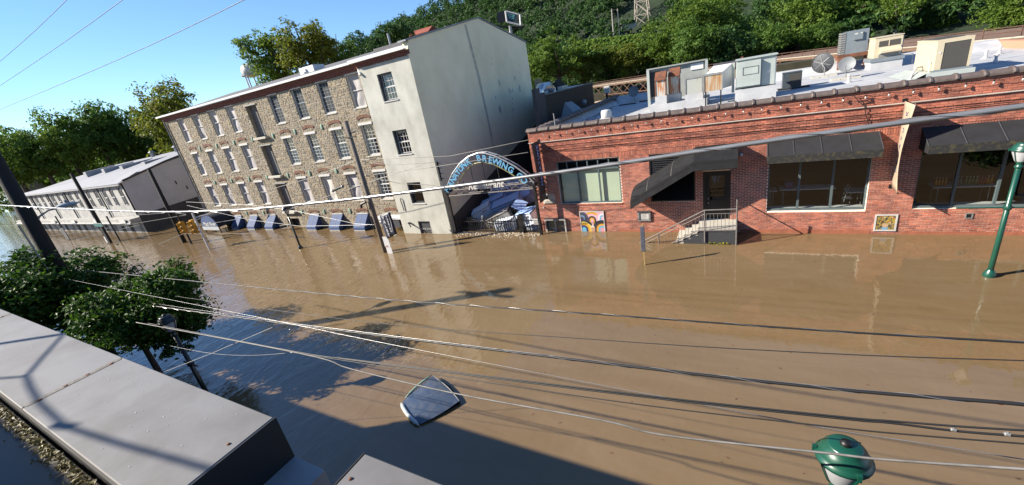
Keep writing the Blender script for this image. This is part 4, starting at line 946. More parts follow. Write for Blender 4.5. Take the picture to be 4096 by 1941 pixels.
# ------------------------------------------------------------------ white mill down the street
def white_mill():
    T=thing('white_mill','long white two storey mill with arched windows and pale roof','building',(-72,17,0))
    X1,X0,Y0,Y1=-54.9,-97.0,17.2,34.0
    wins=[-56.2,-58.6,-60.6,-63.0,-65.4,-69.2,-71.4,-73.6,-75.8,-78.0,-80.2,-82.6,-85.0,-87.6,-90.2]
    W=part('wall',M_MILL,T,lambda m:m.box(X0,X1,Y0,Y0+.4,-1,5.3))
    part('end_wall',M_MILLG,T,lambda m:m.ext([(X1+.003,Y0,1.9),(X1+.003,Y1,2.6),(X1+.003,Y1,8.3),(X1+.003,21.5,6.5),(X1+.003,Y0+2.4,6.05),(X1+.003,Y0,5.45)],(-.4,0,0)))
    part('rubble_base',M_DSTONE,T,lambda m:m.ext([(X1+.02,Y0+.01,-1),(X1+.02,Y1,-1),(X1+.02,Y1,2.6),(X1+.02,Y0+.01,1.9)],(-.4,0,0)))
    part('end_fitting',M_BLACKM,T,lambda m:(m.box(X1+.01,X1+.05,21.6,21.7,4.0,4.4),m.box(X1+.01,X1+.05,22.4,22.5,3.2,3.6)))
    part('roof',M_MROOF,T,lambda m:(m.add([(X0-.3,Y0-.35,5.35),(X1+.15,Y0-.35,5.4),(X1+.15,21.5,6.62),(X1+.15,27,7.6),(X0+9,27,7.0),(X0-.3,21,5.6)],[(0,1,2,5),(5,2,3,4)]),m.box(X0-.3,X1+.15,Y0-.36,Y0-.2,5.2,5.36),m.add([(X1-3.6,Y0-.35,5.4),(X1-.1,Y0-.35,5.41),(X1-.8,Y0+2.2,6.25),(X1-4.0,Y0+2.2,6.12)],[(0,1,2,3)])))
    part('end_cap',mat('dark_flashing',(.03,.03,.035,1),.6),T,lambda m:(m.tube([(X1+.1,Y0+.1,5.6),(X1+.1,Y0+2.4,6.15),(X1+.1,21.5,6.62),(X1+.1,27,7.65)],.09,6)))
    for k,(x,y) in enumerate(((-62,22.2),(-68,22),(-74,22),(-80,21.8))):
        part('dormer',M_MROOF,T,lambda m:m.ext([(x-.45,y,5.8+k*-.05),(x+.45,y,5.8),(x+.45,y,6.9),(x-.45,y,6.9)],(0,3.4,.2)))
    for x,y,z in ((-63,26.5,7.2),(-57,26,7.4),(-70,26.5,7.1)):
        part('roof_vent',M_STEEL,T,lambda m:(m.cyl((x,y,z),(x,y,z+.7),.25,n=8),m.cyl((x,y,z+.7),(x,y,z+.9),.45,.2,n=8)))
    for x in wins:
        pts=[(x-.36,0,3.1),(x+.36,0,3.1),(x+.36,0,4.72)]+[(x+.36*math.cos(R(a)),0,4.72+.3*math.sin(R(a))) for a in (30,60,90,120,150)]+[(x-.36,0,4.72)]
        wn=part('window',M_DARKIN,T,lambda m:m.ext([(p[0],Y0-.012,p[2]) for p in pts],(0,.01,0)))
        part('frame',M_WHITE,wn,lambda m:(m.tube([(p[0],Y0-.03,p[2]) for p in pts]+[(pts[0][0],Y0-.03,pts[0][2])],.03,4),m.box(x-.36,x+.36,Y0-.05,Y0-.02,3.98,4.06),m.box(x-.02,x+.02,Y0-.045,Y0-.02,3.1,3.98)))
        part('surround',M_MILL,wn,lambda m:m.tube([(p[0]*1.0+(.1 if p[0]>x else -.1),Y0-.01,p[2]+(.12 if p[2]>4.75 else 0)) for p in pts[2:]],.06,4))
    for x in (-61.7,-67.2,-72.5,-79.1,-86.3): part('downpipe',M_DGREY,T,lambda m:m.cyl((x,Y0-.12,5.2),(x,Y0-.12,1.7),.07,n=6))
    part('canopy_band',M_MILL,T,lambda m:m.box(X0,X1+.1,Y0-.9,Y0-.005,1.35,1.75))
    part('canopy_edge',M_WHITE,T,lambda m:m.box(X0,X1+.1,Y0-1.0,Y0-.9,1.3,1.42))
    for i,x in enumerate([X1-.9-i*2.35 for i in range(17)]):
        part('shopfront_opening',M_DARKIN if i%3 else M_DGREY,T,lambda m:m.box(x-.5,x+.35,Y0-.03,Y0-.008,-.4,1.25))
    for i in range(4): part('shop_sign',M_WHITE,T,lambda m:m.box(-57-i*7.5,-55.6-i*7.5,Y0-1.06,Y0-1.003,1.4,1.8))
white_mill()
# a few distant houses / roofs
def far_houses():
    for (px,py,dp,wd,hh,lab,c) in ((120,705,105,9,2,'dark shingled house roof among trees beyond the white mill',(.05,.05,.055,1)),(1694,138,170,9.9,3,'small red roofed house on the wooded hill',(.30,.075,.045,1)),(2925,270,60,4,2.2,'low dark gabled hut behind the roof units',(.06,.06,.07,1))):
        p=deep(px,py,dp); T=thing('house',lab,'house',(p.x,p.y,p.z-hh))
        part('wall',mat('beige_wall',(.35,.31,.25,1),.9,var=.1),T,lambda m:m.box(p.x-wd/2,p.x+wd/2,p.y-wd*.3,p.y+wd*.3,p.z-hh-4,p.z))
        part('roof',mat('house_roof_%d'%px,c,.9,var=.15),T,lambda m:m.ext([(p.x-wd/2-.4,p.y-wd*.36,p.z),(p.x-wd/2-.4,p.y,p.z+wd*.22),(p.x-wd/2-.4,p.y+wd*.36,p.z)],(wd+.8,0,0)))
        if px!=1694: part('chimney',M_CORN,T,lambda m:m.box(p.x+wd*.3,p.x+wd*.38,p.y-.3,p.y+.3,p.z,p.z+wd*.3))
far_houses()

# ------------------------------------------------------------------ dark brick block behind the alley
def dark_block():
    T=thing('dark_brick_building','low black brick building with rooftop ducts behind the alley','building',(-11.5,30,0))
    X=-10.5; dk=mat('black_brick',(.020,.017,.018,1),.6,var=.3,scale=5,bump=.3,bscale=20,island=[(1,1,1,1),(1.5,1.3,1.3,1),(.7,.7,.7,1),(1.2,1.1,1.1,1)])
    W=part('wall',mat('black_mortar',(.012,.011,.011,1),.7),T,lambda m:m.ext([(X,24.2,-1),(X,34.1,-1),(-14.6,34.1,-1),(-10.95,24.2,-1)],(0,0,7.72)))
    m=MB(); z=2.2;k=0
    while z<6.62:
        y=24.22+(k%2)*.1
        while y<33.9:
            m.add([(X,y,z),(X,y+.19,z),(X,y+.19,z+.056),(X,y,z+.056),(X+.012,y,z),(X+.012,y+.19,z),(X+.012,y+.19,z+.056),(X+.012,y,z+.056)],[(4,5,6,7),(0,1,5,4),(1,2,6,5),(2,3,7,6),(3,0,4,7)]); y+=.205
        z+=.072;k+=1
    o=m.build('brickwork',dk,W); o['kind']='stuff'
    part('coping',mat('grey_lip',(.2,.2,.2,1),.8),T,lambda m:(m.box(X-.25,X+.05,24.2,34.15,6.721,6.78)))
    part('pilaster',M_DGREY,T,lambda m:(m.box(X-.12,X+.03,23.4,24.198,-1,6.9),m.box(X-.14,X+.08,22.75,23.398,-1,7.2)))
    part('roof',M_GUT,T,lambda m:m.ext([(X-.26,24.4,6.722),(X-.26,34.0,6.722),(-14.5,34.0,6.722),(-11.0,24.6,6.722)],(0,0,.03)))
    sh=mat('shiny_duct',(.62,.64,.66,1),.22,metal=.8,var=.05)
    part('duct',sh,T,lambda m:(m.tube([(-11.2,25.2,6.7),(-11.2,25.2,6.95),(-11.2,25.6,7.15),(-11.2,26.6,7.15),(-11.2,27.2,6.95),(-11.2,27.2,6.7)],.26,10),m.cyl((-11.7,26.4,7.15),(-11.9,28.4,7.15),.3,n=12)))
    part('vent_hood',M_DARKIN,T,lambda m:m.tube([(-11.6,28.6,6.7),(-11.6,28.8,7.05),(-11.6,29.5,7.2),(-11.6,30.2,6.95),(-11.6,30.2,6.7)],.28,10))
    part('roof_unit',M_SHEET,T,lambda m:(m.box(-11.2,-10.85,28.2,29.4,6.78,7.0)))
    for i in range(4): part('fence_board',mat('weathered_board',(.36,.30,.22,1),.9,var=.2),T,lambda m:m.box(-12.42+i*.13,-12.32+i*.13,27.2,27.23,6.76,7.75))
    T=thing('drain_post','dark upright pipe with white box behind the alley roof','post',(-9.8,36,2))
    part('pipe',M_BLACKM,T,lambda m:m.cyl((-10.0,36.2,0),(-10.0,36.2,6.2),.10,n=8)); part('box',M_WHITE,T,lambda m:m.box(-10.15,-9.7,35.9,36.3,5.7,6.25))
    T=thing('broken_skylight','crumpled pale blue sheet on the coping beside the dark wall','sheet',(-10,27.5,5))
    part('sheet',M_GSHEET,T,lambda m:m.add([(-10.6,26.4,5.1),(-9.7,26.9,5.2),(-9.75,28.6,5.3),(-10.4,28.5,5.9),(-10.5,27.4,5.95)],[(0,1,4),(1,2,3,4)]))
    part('globe',M_GSHEET,T,lambda m:m.lathe([(.0,.4),(.15,.36),(.2,.2),(.15,.05),(.0,0)],(-10.0,30.0,5.4),10))
dark_block()

# ------------------------------------------------------------------ things on the white roof
RZ=4.9
def roof_units():
    T=thing('exhaust_bank','row of rust streaked kitchen exhaust housings on a white roof kerb','roof unit',(-3,25,RZ))
    part('kerb',M_WROOF,T,lambda m:(m.box(-4.45,-1.55,24.39,26.6,RZ,5.24),))
    part('back_panel',mat('grey_back_panel',(.36,.38,.36,1),.6,var=.1),T,lambda m:(m.box(-4.9,-1.72,27.0,27.1,5.3,7.05),m.box(-4.95,-1.68,26.8,27.12,7.052,7.12)))
    part('back_post',M_SHEET,T,lambda m:m.box(-4.95,-4.8,26.8,26.99,RZ,7.05)); part('back_post',M_SHEET,T,lambda m:m.box(-1.8,-1.66,26.8,26.99,RZ,7.05))
    part('panel_patch',M_GUT,T,lambda m:m.box(-2.55,-1.9,26.95,26.99,6.65,6.98))
    part('shade_panel',M_BLACK,T,lambda m:m.box(-4.78,-4.2,26.95,26.99,5.5,6.9))
    def box_(x0,x1,y0,z0,z1,m_,hood,base=5.24):
        part('housing',m_,T,lambda m:m.box(x0,x1,y0,y0+.55,z0,z1))
        if base<z0-.02: part('kerb_block',M_WROOF,T,lambda m:m.box(x0-.04,x1+.04,y0-.04,y0+.6,base,z0))
        if hood: part('hood',M_RUSTD,T,lambda m:m.ext([(x0-.02,y0-.09,z1-.06),(x0-.02,y0+.35,z1+.31),(x0-.02,y0+.62,z1+.31),(x0-.02,y0+.62,z1),(x0-.02,y0-.09,z1-.12)],(x1-x0+.04,0,0)))
        part('rim',M_RUSTD if hood else M_STEEL,T,lambda m:(m.box(x0-.03,x1+.03,y0-.03,y0-.002,z1-.06,z1+.03),m.box(x0-.03,x0+.02,y0-.028,y0-.002,z0,z1-.06),m.box(x1-.02,x1+.03,y0-.028,y0-.002,z0,z1-.06)))
    box_(-4.11,-3.59,24.6,5.67,6.6,M_RUST,True)
    box_(-3.5,-2.96,25.2,5.64,6.66,M_RUST,True)
    box_(-2.6,-1.79,24.66,5.54,6.37,mat('light_rust_sheet',(.46,.48,.44,1),.6,scale=2.2,col2=(.33,.2,.09,1),stretch=(5,5,.5),thr=(.58,.72)),False)
    box_(-1.66,-.84,23.95,5.6,6.41,mat('orange_rust_sheet',(.55,.48,.36,1),.6,scale=2.2,col2=(.45,.19,.04,1),stretch=(6,6,.4),thr=(.4,.62)),False,5.6)
    part('hopper',M_GUT,T,lambda m:(m.add([(-1.6,24.6,6.42),(-.72,24.6,6.42),(-.45,25.2,6.72),(-1.3,25.2,6.72)],[(0,1,2,3)]),m.add([(-.84,24.5,5.6),(-.45,24.9,5.65),(-.45,24.9,6.72),(-.84,24.5,6.42)],[(0,1,2,3)]),m.box(-1.3,-.45,25.2,25.24,5.6,6.72)))
    part('duct_panel',M_SHEET,T,lambda m:m.box(-.44,-.32,24.9,24.98,5.3,6.74))
    part('stand',M_BLACKM,T,lambda m:(m.box(-1.62,-1.56,24.0,24.06,RZ,5.6),m.box(-.93,-.87,24.0,24.06,RZ,5.6)))
    T=thing('pale_roof_cabinet','large pale green sheet metal cabinet on a white kerb','roof unit',(.6,24.6,RZ))
    part('kerb',M_WROOF,T,lambda m:m.box(-.27,1.46,24.15,25.6,RZ,5.46))
    part('body',M_SHEET,T,lambda m:(m.box(-.25,1.42,24.3,25.4,5.5,6.8),m.box(-.29,1.46,24.2,25.5,6.802,6.86)))
    part('front_door',M_SHEET,T,lambda m:m.box(-.22,.79,24.08,24.298,5.58,6.72),bevel=.01)
    part('door_outline',M_BLACKM,T,lambda m:(m.box(.04,.7,24.066,24.079,6.44,6.455),m.box(.04,.7,24.066,24.079,6.1,6.115),m.box(.04,.055,24.066,24.079,6.115,6.44),m.box(.685,.7,24.066,24.079,6.115,6.44)))
    part('frame_strip',M_GSHEET,T,lambda m:(m.box(1.37,1.415,24.26,24.298,5.5,6.8),m.box(.80,.84,24.27,24.298,5.5,6.75)))
    part('label',M_WHITE,T,lambda m:m.box(1.02,1.18,24.285,24.297,6.05,6.16))
    T=thing('small_condenser','small dark condenser unit in shade on the white roof','air conditioner',(2.3,27,RZ))
    part('case',mat('slate_case',(.07,.085,.10,1),.5),T,lambda m:(m.box(1.89,2.14,26.74,27.4,RZ+.06,5.71),m.box(2.14,2.70,26.74,27.4,RZ+.06,5.71),m.box(1.87,2.72,26.72,27.42,5.711,5.74)))
    part('coil',M_COIL,T,lambda m:m.box(2.17,2.66,26.72,26.738,RZ+.12,5.66)); part('feet',M_BLACKM,T,lambda m:(m.box(1.7,3.1,26.76,26.84,RZ,RZ+.05),m.box(1.7,3.1,27.3,27.38,RZ,RZ+.05)))
    T=thing('mushroom_vent','white round roof vent just behind the left coping','vent',(-6.0,21.4,RZ))
    part('base',M_WHITE,T,lambda m:m.box(-6.33,-5.73,21.1,21.7,RZ,5.24)); part('cap',M_WHITE,T,lambda m:m.lathe([(.24,0),(.27,.04),(.26,.32),(.22,.38),(.0,.40)],(-6.03,21.4,5.24),14),smooth=True)
    def dish(label,c,r,d,back,foot):
        T=thing('satellite_dish',label,'satellite dish',(foot[0],foot[1],RZ),group='satellite dishes on the roof'); c=Vector(c); d=Vector(d).normalized()
        prof=[(r*k/6,-.22*r*(1-(k/6)**2)) for k in range(7)]
        b=part('reflector',M_DISH if not back else mat('dark_dish',(.075,.08,.09,1),.6),T,lambda m:(m.lathe(prof,c,22,axis=d),m.lathe([(r,0),(r*1.03,.0),(r*1.03,-.03),(r,-.03)],c,22,axis=d)),smooth=True)
        if back:
            a=d.orthogonal().normalized(); bb=d.cross(a)
            for k in range(6):
                t=k*math.pi/3; part('rib',M_STEEL,b,lambda m:m.cyl(c-d*.24*r,c+(a*math.cos(t)+bb*math.sin(t))*r*.8-d*.12*r,.02,n=5))
        else:
            up=Vector((0,0,1)); dn=(d*d.dot(up)-up).normalized()
            part('feed_arm',M_STEEL,T,lambda m:(m.cyl(c+dn*r*.9,c+d*r*.75+dn*r*.5,.014,n=5),m.cyl(c+d*r*.75+dn*r*.5,c+d*r*.62+dn*r*.38,.03,n=6)))
        part('mount',M_STEEL,T,lambda m:(m.tube([(foot[0],foot[1],RZ),(foot[0],foot[1],c.z-r*.5),tuple(c-d*.24*r)],.03,6)))
        part('ballast',M_CONC,T,lambda m:[m.box(foot[0]-.62+i*.42,foot[0]-.24+i*.42,foot[1]-.2+.26*j,foot[1]-.02+.26*j,RZ,RZ+.08) for i in range(3) for j in range(2)])
    dish('large dark dish seen from behind with ribs on the white roof',(4.16,31.6,5.68),.55,(.45,.85,.1),True,(4.25,31.4))
    dish('smaller pale grey dish facing the street on the white roof',(4.71,28.1,5.64),.36,(-.25,-.85,.3),False,(4.76,28.35))
    dish('dark grey oval dish in the shade at the far left of the roof',(-7.11,33.0,5.66),.38,(-.1,-.95,.2),False,(-7.11,33.25))
    T=thing('grey_air_handler','tall grey air handler with louvred corner on a rusty frame','air conditioner',(5.9,33.7,RZ))
    part('body',M_GSHEET,T,lambda m:m.box(5.42,6.49,33.4,34.3,5.86,7.12)); part('louvre_corner',M_STEEL,T,lambda m:[m.box(5.2,5.418,33.38,34.3,5.88+i*.124,5.97+i*.124) for i in range(10)])
    part('corner_core',M_BLACK,T,lambda m:m.box(5.22,5.419,33.42,34.28,5.86,7.1))
    part('control_box',M_GSHEET,T,lambda m:m.box(5.78,6.2,33.3,33.398,6.6,7.0)); part('label',M_WHITE,T,lambda m:(m.box(5.82,5.96,33.285,33.298,6.88,6.96),m.box(6.08,6.17,33.285,33.298,6.9,6.96)))
    part('rust_frame',M_RUSTD,T,lambda m:(m.box(5.1,6.55,33.35,34.35,5.66,5.858),m.box(5.0,5.5,32.2,33.35,5.6,5.7),m.box(5.15,5.25,33.5,33.6,RZ,5.66),m.box(6.4,6.5,33.5,33.6,RZ,5.66)))
    T=thing('beige_rooftop_unit','beige rooftop unit with open hood on a sheet metal kerb','air conditioner',(7.0,32,RZ))
    part('kerb',M_GSHEET,T,lambda m:(m.box(6.3,7.75,31.4,33.0,5.3,5.48))); part('skirt',M_WROOF,T,lambda m:m.box(6.35,7.7,31.45,32.95,RZ,5.298))
    part('body',M_BEIGE,T,lambda m:(m.box(6.45,7.6,31.55,32.9,5.49,6.52),m.box(6.42,7.63,31.52,32.93,6.521,6.56)))
    part('hood',M_BEIGE,T,lambda m:m.ext([(6.68,31.545,6.02),(6.68,31.2,5.84),(6.68,31.2,5.74),(6.68,31.545,5.68)],(.85,0,0)))
    part('grille',M_COIL,T,lambda m:m.box(6.62,7.5,31.53,31.548,6.06,6.34)); part('lower_grille',M_STEEL,T,lambda m:m.box(6.66,7.5,31.53,31.548,5.53,5.66)); part('grille_bar',M_BEIGE,T,lambda m:m.box(7.02,7.06,31.515,31.529,6.06,6.34))
    part('side_louvre',M_GSHEET,T,lambda m:m.box(7.602,7.65,31.6,32.8,5.55,6.45))
    T=thing('large_beige_condenser','big beige rooftop condenser with wide dark coil face','air conditioner',(7.3,24.8,RZ))
    part('kerb',M_SHEET,T,lambda m:(m.box(6.55,7.95,23.5,26.2,RZ+.06,5.13),m.add([(6.0,23.2,RZ+.01),(6.55,23.5,5.12),(6.55,26.2,5.12),(6.0,26.4,RZ+.01)],[(0,1,2,3)])))
    part('rail',M_GSHEET,T,lambda m:m.box(6.7,7.88,23.56,23.62,5.131,5.2)); 
    part('body',M_BEIGE,T,lambda m:(m.box(6.78,7.8,23.7,26.0,5.15,6.26),m.box(6.76,7.82,23.68,26.02,6.261,6.3),m.box(6.78,6.98,23.64,23.698,5.15,6.26),m.box(7.73,7.8,23.64,23.698,5.15,6.26),m.box(6.98,7.73,23.64,23.698,6.18,6.26)))
    part('coil',M_COIL,T,lambda m:m.box(7.0,7.72,23.655,23.697,5.2,6.17)); part('top_vent',M_COIL,T,lambda m:(m.box(6.9,7.7,24.2,25.7,6.301,6.33)))
    part('pipe',M_WHITE,T,lambda m:(m.tube([(6.76,24.9,5.3),(6.5,24.6,5.3),(6.3,24.2,5.1),(6.1,23.6,RZ+.04)],.04,7),m.tube([(6.72,23.9,5.1),(6.72,23.9,5.5),(6.74,24.1,5.52)],.02,6)))
    part('label',M_WHITE,T,lambda m:m.box(6.86,6.92,23.625,23.638,5.8,5.87))
    for k,(x,y,lab) in enumerate(((11.0,30.4,'white roof vent pipe right of the big condenser, rear one'),(10.1,29.1,'white roof vent pipe right of the big condenser, middle one'),(9.5,26.4,'white roof vent pipe right of the big condenser, front one'),(4.55,26.3,'short white roof vent pipe in front of the pale dish'))):
        T=thing('vent_pipe',lab,'vent',(x,y,RZ),group='white vent pipes'); part('pipe',M_WHITE,T,lambda m:m.lathe([(.10,0),(.07,.1),(.05,.14),(.05,.28),(.08,.3),(.08,.36),(.0,.38)],(x,y,RZ),10)); part('flashing',M_WROOF,T,lambda m:m.cyl((x,y,RZ),(x,y,RZ+.03),.16,n=10))
    T=thing('pipe_hoop','thin white pipe standing in the shade behind the beige unit','pipe',(8.2,31.9,RZ)); part('pipe',M_WHITE,T,lambda m:m.tube([(7.7,31.8,5.3),(7.75,31.9,5.4),(8.2,31.9,5.44),(8.2,31.9,RZ)],.025,6)); part('flange',M_WHITE,T,lambda m:m.cyl((8.2,31.9,RZ),(8.2,31.9,RZ+.2),.07,.04,n=8))
    T=thing('roof_cables','tangle of dark cables lying along the left roof edge','cable',(-7,26,RZ))
    part('cable',M_WIRE,T,lambda m:(m.tube([(-8.1+.2*math.sin(i*1.3),20.5+i*.55,RZ+.03) for i in range(20)],.015,4),m.tube([(-7.9+.25*math.sin(i*.9+1),20.3+i*.56,RZ+.05) for i in range(20)],.014,4)))
    part('plank',M_DGREY,T,lambda m:(m.box(-7.8,-6.6,31.2,31.4,RZ,RZ+.08),m.box(-6.5,-5.6,31.9,32.1,RZ,RZ+.08)))
    m=MB(); m.cyl((-8.05,BY+.6,5.1),(-8.05,BY+.6,5.95),.025,n=6); m.cyl((-8.05,BY+.6,5.95),(-8.05,BY+.6,5.97),.04,n=6); tag(m.build('vent_rod',M_STEEL),'thin grey rod rising behind the left corner coping','rod')
roof_units()

# ------------------------------------------------------------------ arch sign and fence across the alley
def arch_sign():
    AY=18.2
    T=thing('arch_sign','arched steel sign with blue letters spanning the alley mouth','sign',(-12,AY,0))
    outer=[(-14.75,2.75),(-14.59,3.01),(-14.12,3.59),(-13.46,4.13),(-12.78,4.48),(-12.14,4.62),(-11.71,4.58),(-11.12,4.37),(-10.56,4.07),(-10.02,3.73),(-9.5,3.31),(-9.12,2.84)]
    inner=[(-14.34,2.66),(-13.77,3.14),(-13.23,3.66),(-12.76,3.98),(-12.37,4.09),(-11.91,4.11),(-11.3,3.95),(-10.74,3.64),(-10.2,3.27),(-9.75,2.86)]
    part('outer_arch',mat('bright_steel',(.5,.5,.5,1),.35,metal=.5),T,lambda m:(m.tube([(x,AY,z) for x,z in outer],.045,8),m.tube([(x,AY+.3,z) for x,z in outer],.035,6)))
    part('inner_arch',mat('yellowed_tube',(.40,.38,.18,1),.4,metal=.2),T,lambda m:m.tube([(x,AY,z) for x,z in inner],.028,6))
    for x,za,zb in ((-13.6,3.1,2.75),(-12.9,3.9,2.75),(-12.1,4.1,2.8),(-11.2,3.9,2.8),(-10.4,3.4,2.85)): part('strut',M_BLACKM,T,lambda m:m.cyl((x,AY+.15,za),(x,AY+.15,zb),.022,n=5))
    for i in range(1,11):
        part('tie',M_BLACKM,T,lambda m:m.cyl((outer[i][0],AY,outer[i][1]),(outer[i][0],AY+.3,outer[i][1]),.018,n=5))
    def truss(m):
        for y in (AY-.02,AY+.32):
            m.cyl((-14.4,y,2.66),(-9.3,y,2.84),.03,n=6); m.cyl((-14.7,y,2.33),(-9.1,y,2.54),.03,n=6)
            n=16
            for i in range(n):
                xa=-14.45+i*5.2/n; xb=xa+5.2/n; f=lambda x,t:(2.33 if not t else 2.66)+(x+14.5)*.036
                m.cyl((xa,y,f(xa,i%2)),(xb,y,f(xb,(i+1)%2)),.018,n=5)
    part('truss',M_RAIL,T,truss)
    for x,zt in ((-14.8,2.5),(-9.16,2.7)): part('post',M_BLACKM,T,lambda m:(m.box(x-.06,x+.06,AY-.06,AY+.06,-.6,zt),m.box(x-.13,x+.13,AY-.13,AY+.4,zt,zt+.12)))
    blue=mat('sky_blue_letter_face',(.16,.42,.66,1),.45,var=.04)
    lets=[('M',-14.6,2.76),('A',-14.30,3.04),('N',-14.04,3.28),('A',-13.82,3.50),('Y',-13.60,3.70),('U',-13.37,3.88),('N',-13.10,4.05),('K',-12.78,4.21),('B',-12.08,4.35),('R',-11.73,4.30),('E',-11.38,4.20),('W',-11.05,4.08),('I',-10.82,3.96),('N',-10.60,3.82),('G',-10.28,3.61),('C',-9.84,3.25),('O',-9.62,3.02)]
    for i,(ch,x,z) in enumerate(lets):
        a,b=lets[max(0,i-1)],lets[min(len(lets)-1,i+1)]
        d=Vector((b[1]-a[1],0,b[2]-a[2])).normalized(); u=Vector((-d.z,0,d.x))
        text_mesh(ch,.46,frame((x,AY-.10,z),d,u),blue,'letter',T,ext=.02,off=.012)
    text_mesh('Restaurant',.52,frame((-12.05,AY-.06,2.86),(1,0,.03),(-.03,0,1)),mat('white_neon_face',(.72,.70,.66,1),.5,var=.05),'lettering',T,ext=.03,shear=.3,off=.012)
    # iron fence
    F=thing('iron_fence','black iron picket fence standing in the water under the arch','fence',(-12,AY+.3,0))
    part('rail',M_BLACKM,F,lambda m:(m.box(-14.75,-10.6,AY+.28,AY+.31,.62,.67),m.box(-10.25,-9.2,AY+.28,AY+.31,.66,.71),m.box(-14.75,-9.2,AY+.28,AY+.31,.02,.06)))
    m=MB(); m.box(-.013,.013,-.013,.013,-.5,.86); m.add([(-.018,-.018,.86),(.018,-.018,.86),(.018,.018,.86),(-.018,.018,.86),(0,0,.95)],[(0,1,4),(1,2,4),(2,3,4),(3,0,4)]); pk=m.mesh('picket',M_BLACKM)
    copies(pk,'picket',[(-14.65+i*.135,AY+.295,-.03+(.1*random.random() if i%7==0 else 0)) for i in range(40)],F,rots=[(0,R(random.uniform(-3,3)),0) for _ in range(40)])
    part('gate_post',M_BLACK,F,lambda m:(m.box(-10.55,-10.28,AY+.15,AY+.42,-.5,1.0),m.box(-10.5,-10.33,AY+.2,AY+.37,1.0,1.06)))
    E_=thing('enter_sign','small white ENTER sign with arrow hung on the fence','sign',(-9.38,AY+.1,.5))
    part('plate',M_WHITE,E_,lambda m:m.box(-9.6,-9.16,AY+.10,AY+.12,.53,.86)); ink=mat('ink',(.06,.06,.06,1),.8)
    text_mesh('ENTER',.125,frame((-9.38,AY+.097,.74),(1,0,0),(0,0,1)),ink,'lettering',E_,ext=.002)
    part('arrow',ink,E_,lambda m:m.ext([(-9.52,AY+.0985,.62),(-9.46,AY+.0985,.65),(-9.46,AY+.0985,.63),(-9.24,AY+.0985,.63),(-9.24,AY+.0985,.61),(-9.46,AY+.0985,.61),(-9.46,AY+.0985,.59)],(0,.001,0)))
arch_sign()

